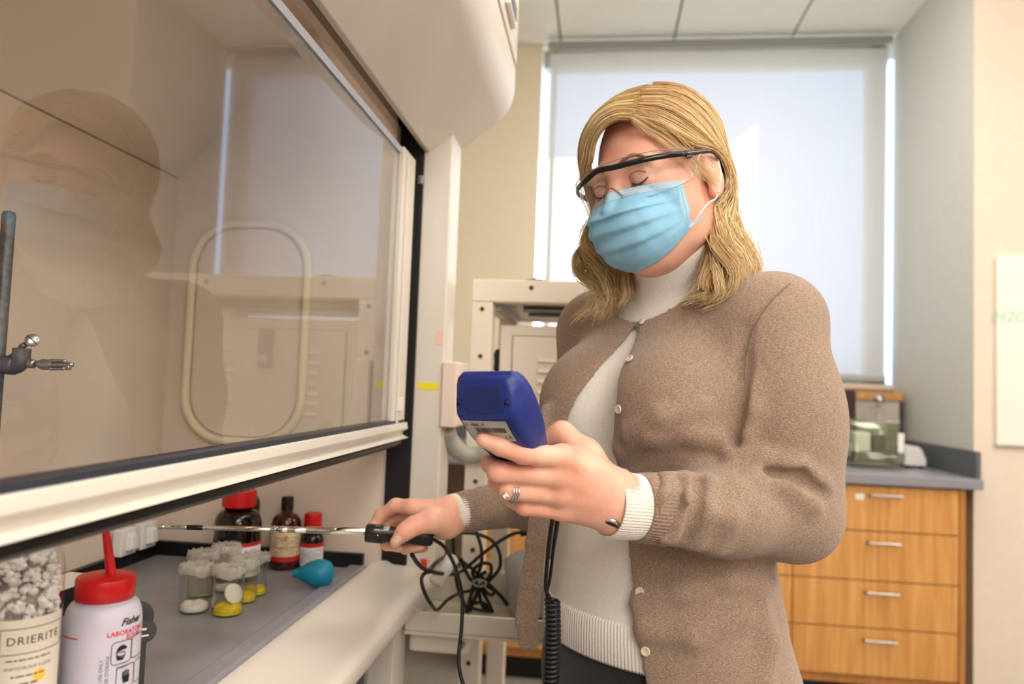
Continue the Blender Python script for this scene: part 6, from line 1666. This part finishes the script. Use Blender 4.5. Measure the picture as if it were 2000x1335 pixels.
# coiled cord hanging from the meter
mb_ = mO + mL * .186
coil = thing('coiled_cord', 'black coiled cable hanging from the blue meter in front of the white sweater', 'cable', W(1078, 1335, .93))
q0 = W(1078, 1016, .865); q1 = W(1070, 1080, .90); q2 = W(1066, 1145, .92); q3 = W(1074, 1168, .925)
MB().tube(curve3([mb_, W(1082, 992, .85), q0, q1, q2, q3], 8), .0024, 8).build('straight_lead', cord_m, coil, smooth=True)
MB().tube(curve3([W(1088, 1016, .87), W(1080, 1080, .902), W(1074, 1130, .922), W(1068, 1160, .928), W(1080, 1176, .93)], 8), .0021, 8).build('straight_lead', cord_m, coil, smooth=True)
pts = []; turns = 52
cA, cB = W(1079, 1170, .93), W(1079, 1170, .93) + Vector((.004, 0, -.30))
dn = (cB - cA).normalized(); ca = dn.orthogonal().normalized(); cb_ = dn.cross(ca)
for i in range(turns * 12 + 1):
    a = 2 * math.pi * i / 12; t_ = i / (turns * 12); rr_ = .0082
    pts.append(cA.lerp(cB, t_) + (ca * math.cos(a) + cb_ * math.sin(a)) * rr_ + wd((.0015, 0, 0)) * math.sin(t_ * 9))
MB().tube(pts, .0024, 7).build('coil', mat('coil_black', S(34, 34, 36), .4), coil, smooth=True)

# ------------------------------------------------------------------ telescopic probe in her far hand
A_ = W(713, 1040, 1.048); B_ = W(846, 1050, 1.062)
probe = thing('telescopic_probe', 'chrome telescopic air probe with a black handle held under the sash', 'probe', (A_.x, A_.y, A_.z - .012))
hd_ = (B_ - A_).normalized(); vu = (Vector((0, 0, 1)) - hd_ * hd_.z).normalized(); vs_ = hd_.cross(vu)
rings = []
Lh = (B_ - A_).length
for t_, rx_, ry_ in ((0, .0085, .0085), (.012, .0115, .0112), (.03, .0125, .0120), (.25, .0130, .0122), (.32, .0110, .0105), (.6, .0108, .0102), (.9, .0118, .0112), (.97, .0112, .0104), (1, .008, .008)):
    c_ = A_.lerp(B_, t_); rings.append([c_ + vu * rx_ * (abs(math.sin(a)) ** .75 * (1 if math.sin(a) > 0 else -1)) + vs_ * ry_ * (abs(math.cos(a)) ** .75 * (1 if math.cos(a) > 0 else -1)) for a in [2 * math.pi * k / 28 for k in range(28)]])
MB().rings(rings).build('handle', mat('probe_handle', S(20, 20, 22), .32), probe, smooth=True)
cn = wd((0, .0, 1)); cn = (cn - hd_ * cn.dot(hd_)).normalized(); cu_ = hd_.cross(cn); 
if cu_.z < 0: cu_ = -cu_
def hp(u, a, r_=.0131): # point on the handle skin
    return A_ + hd_ * u + (cn * math.cos(a) + cu_ * math.sin(a)) * r_
MB().grid([[hp(.012 + .020 * i / 5 + .002 * j / 5, .62 + .62 * j / 5, .0134) for i in range(6)] for j in range(6)]).build('handle_label', mat('label_grey', S(168, 166, 166), .4), probe, smooth=True)
vs, fs = text_mesh('TSI', .0075)
MB().add([hp(.023 + v.x, .95 + v.y / .0131, .0137) for v in vs], fs).build('handle_lettering', ink_m, probe)
MB().lathe([(.0009, 0), (.0008, .0006), (.0001, .0007)], 10, Matrix.Translation(hp(.018, .1, .0125)) @ cn.to_track_quat('Z', 'Y').to_matrix().to_4x4()).build('indicator_dot', white_m, probe)
R0 = W(718, 1037, 1.047); R1_ = W(309, 1028, 1.040)
def rp_(px): t_ = (718 - px) / (718 - 309); return R0.lerp(R1_, t_)
qd_ = (R1_ - R0).normalized().to_track_quat('Z', 'Y').to_matrix().to_4x4()
def rod(name, x0, x1, r0, r1, m_, extra=()):
    a, b_ = rp_(x0), rp_(x1); L_ = (b_ - a).length
    prof = [(r0 * .92, 0), (r0, .0004)] + [(r0 + (r1 - r0) * t_ + dr, L_ * t_) for t_, dr in extra] + [(r1, L_ - .0004), (r1 * .92, L_)]
    return MB().lathe(prof, 20, Matrix.Translation(a) @ qd_).build(name, m_, probe, smooth=True)
rod('outer_tube', 722, 598, .0052, .0050, chrome_m)
rod('middle_tube', 600, 560, .0044, .0044, chrome_m, ((.5, 0), (.55, .0005), (.6, .0005), (.65, 0)))
rod('collar', 562, 528, .0047, .0044, chrome_m, ((.2, 0), (.25, .0006), (.35, .0006), (.4, 0), (.7, 0), (.75, .0006), (.85, 0)))
rod('inner_tube', 528, 396, .0034, .0032, chrome_m)
rod('black_band', 396, 365, .0035, .0035, black_m)
rod('sensor_tip', 366, 310, .0033, .0033, chrome_m, ((.72, 0), (.75, -.0006), (.80, -.0006), (.82, .0003), (.88, .0003), (.9, -.0005), (.94, .0004)))
for px in (438, 462, 404): 
    MB().lathe([(.0008, 0), (.0007, .0002), (.0001, .0002)], 8, Matrix.Translation(rp_(px) + cn * .0031) @ cn.to_track_quat('Z', 'Y').to_matrix().to_4x4()).build('tube_mark', ink_m, probe)
MB().box((-.0042, -.0006, .0), (.0042, .0006, .0004), Matrix.Translation(rp_(340) + cn * .0030 + Vector((0, 0, .0012))) @ Matrix((tuple(hd_) + (0,), tuple(cu_) + (0,), tuple(cn) + (0,), (0, 0, 0, 1))).transposed()).build('sensor_window', ink_m, probe)
MB().box((-.0060, -.0006, .0), (.0060, .0006, .0004), Matrix.Translation(rp_(545) + cn * .0046) @ Matrix((tuple(hd_) + (0,), tuple(cu_) + (0,), tuple(cn) + (0,), (0, 0, 0, 1))).transposed()).build('collar_slot', ink_m, probe)
# probe lead dropping to the floor
e0 = B_
tag(MB().tube(curve3([B_ - hd_ * .004, W(852, 1056, 1.065), W(868, 1068, 1.07), W(884, 1095, 1.07), W(896, 1130, 1.07), W(903, 1170, 1.07), W(901, 1230, 1.06), W(896, 1280, 1.05), W(900, 1320, 1.04), W(918, 1380, 1.03), W(930, 1500, 1.03), W(940, 1800, 1.10)], 10), .0027, 8).build('probe_lead', cord_m, smooth=True), 'thin black lead dropping straight down from the probe handle', 'cable')
# ring and watch
r_c = W(992, 962, .752); fx_ = (W(992, 957, .748) - W(1090, 964, .768)).normalized()
dr_ = thing('diamond_ring', 'silver engagement ring with a square stone on the ring finger', 'ring', r_c)
Mr = Matrix.Translation(W(1001, 961, .7485)) @ fx_.to_track_quat('Z', 'Y').to_matrix().to_4x4()
silver = mat('silver', S(214, 210, 206), .16, metal=1.)
for dz in (-.0028, .0, .0026):
    MB().lathe([(.0106, dz - .0009), (.0114, dz - .0005), (.0114, dz + .0005), (.0106, dz + .0009), (.0101, dz), (.0106, dz - .0009)], 40, Mr, cap=False).build('ring_band', silver, dr_, smooth=True)
sc_ = W(988, 968, .7340)
MB().lathe([(.0012, -.003), (.0040, 0), (.0040, .0006), (.0028, .0020), (.0003, .0021)], 4, Matrix.Translation(sc_) @ wd((-.35, -.15, 1)).to_track_quat('Z', 'Y').to_matrix().to_4x4()).build('stone', mat('diamond', S(250, 250, 255), .02, metal=.6), dr_)
for a in range(4):
    v_ = wd((math.cos(a * math.pi / 2 + .4), math.sin(a * math.pi / 2 + .4), 0)) * .0030
    MB().tube([sc_ + v_ - wd((0, 0, .004)), sc_ + v_ + wd((0, 0, .0010))], .0005, 6).build('prong', silver, dr_)
wt_ = W(1196, 1008, .785)
wa = thing('wristwatch', 'dark narrow watch showing at the edge of the white sweater cuff', 'watch', wt_)
Mw = Matrix.Translation(W(1200, 988, .801)) @ (WRL - ELL).normalized().to_track_quat('Z', 'Y').to_matrix().to_4x4()
MB().lathe([(.0262, -.006), (.0275, -.005), (.0275, .005), (.0262, .006), (.0255, 0), (.0262, -.006)], 40, Mw, cap=False).build('strap', mat('watch_strap', S(60, 56, 58), .4), wa, smooth=True)
Mf = Matrix.Translation(W(1193, 1021, .779)) @ wd((-.25, -.75, .6)).to_track_quat('Z', 'Y').to_matrix().to_4x4()
MB().lathe([(.0085, -.002), (.0095, -.001), (.0095, .002), (.0080, .003), (.0003, .003)], 24, Mf).build('watch_case', silver, wa, smooth=True)
MB().lathe([(.0078, .0031), (.0003, .0033)], 24, Mf).build('watch_face', mat('watch_face', S(26, 28, 44), .15), wa)
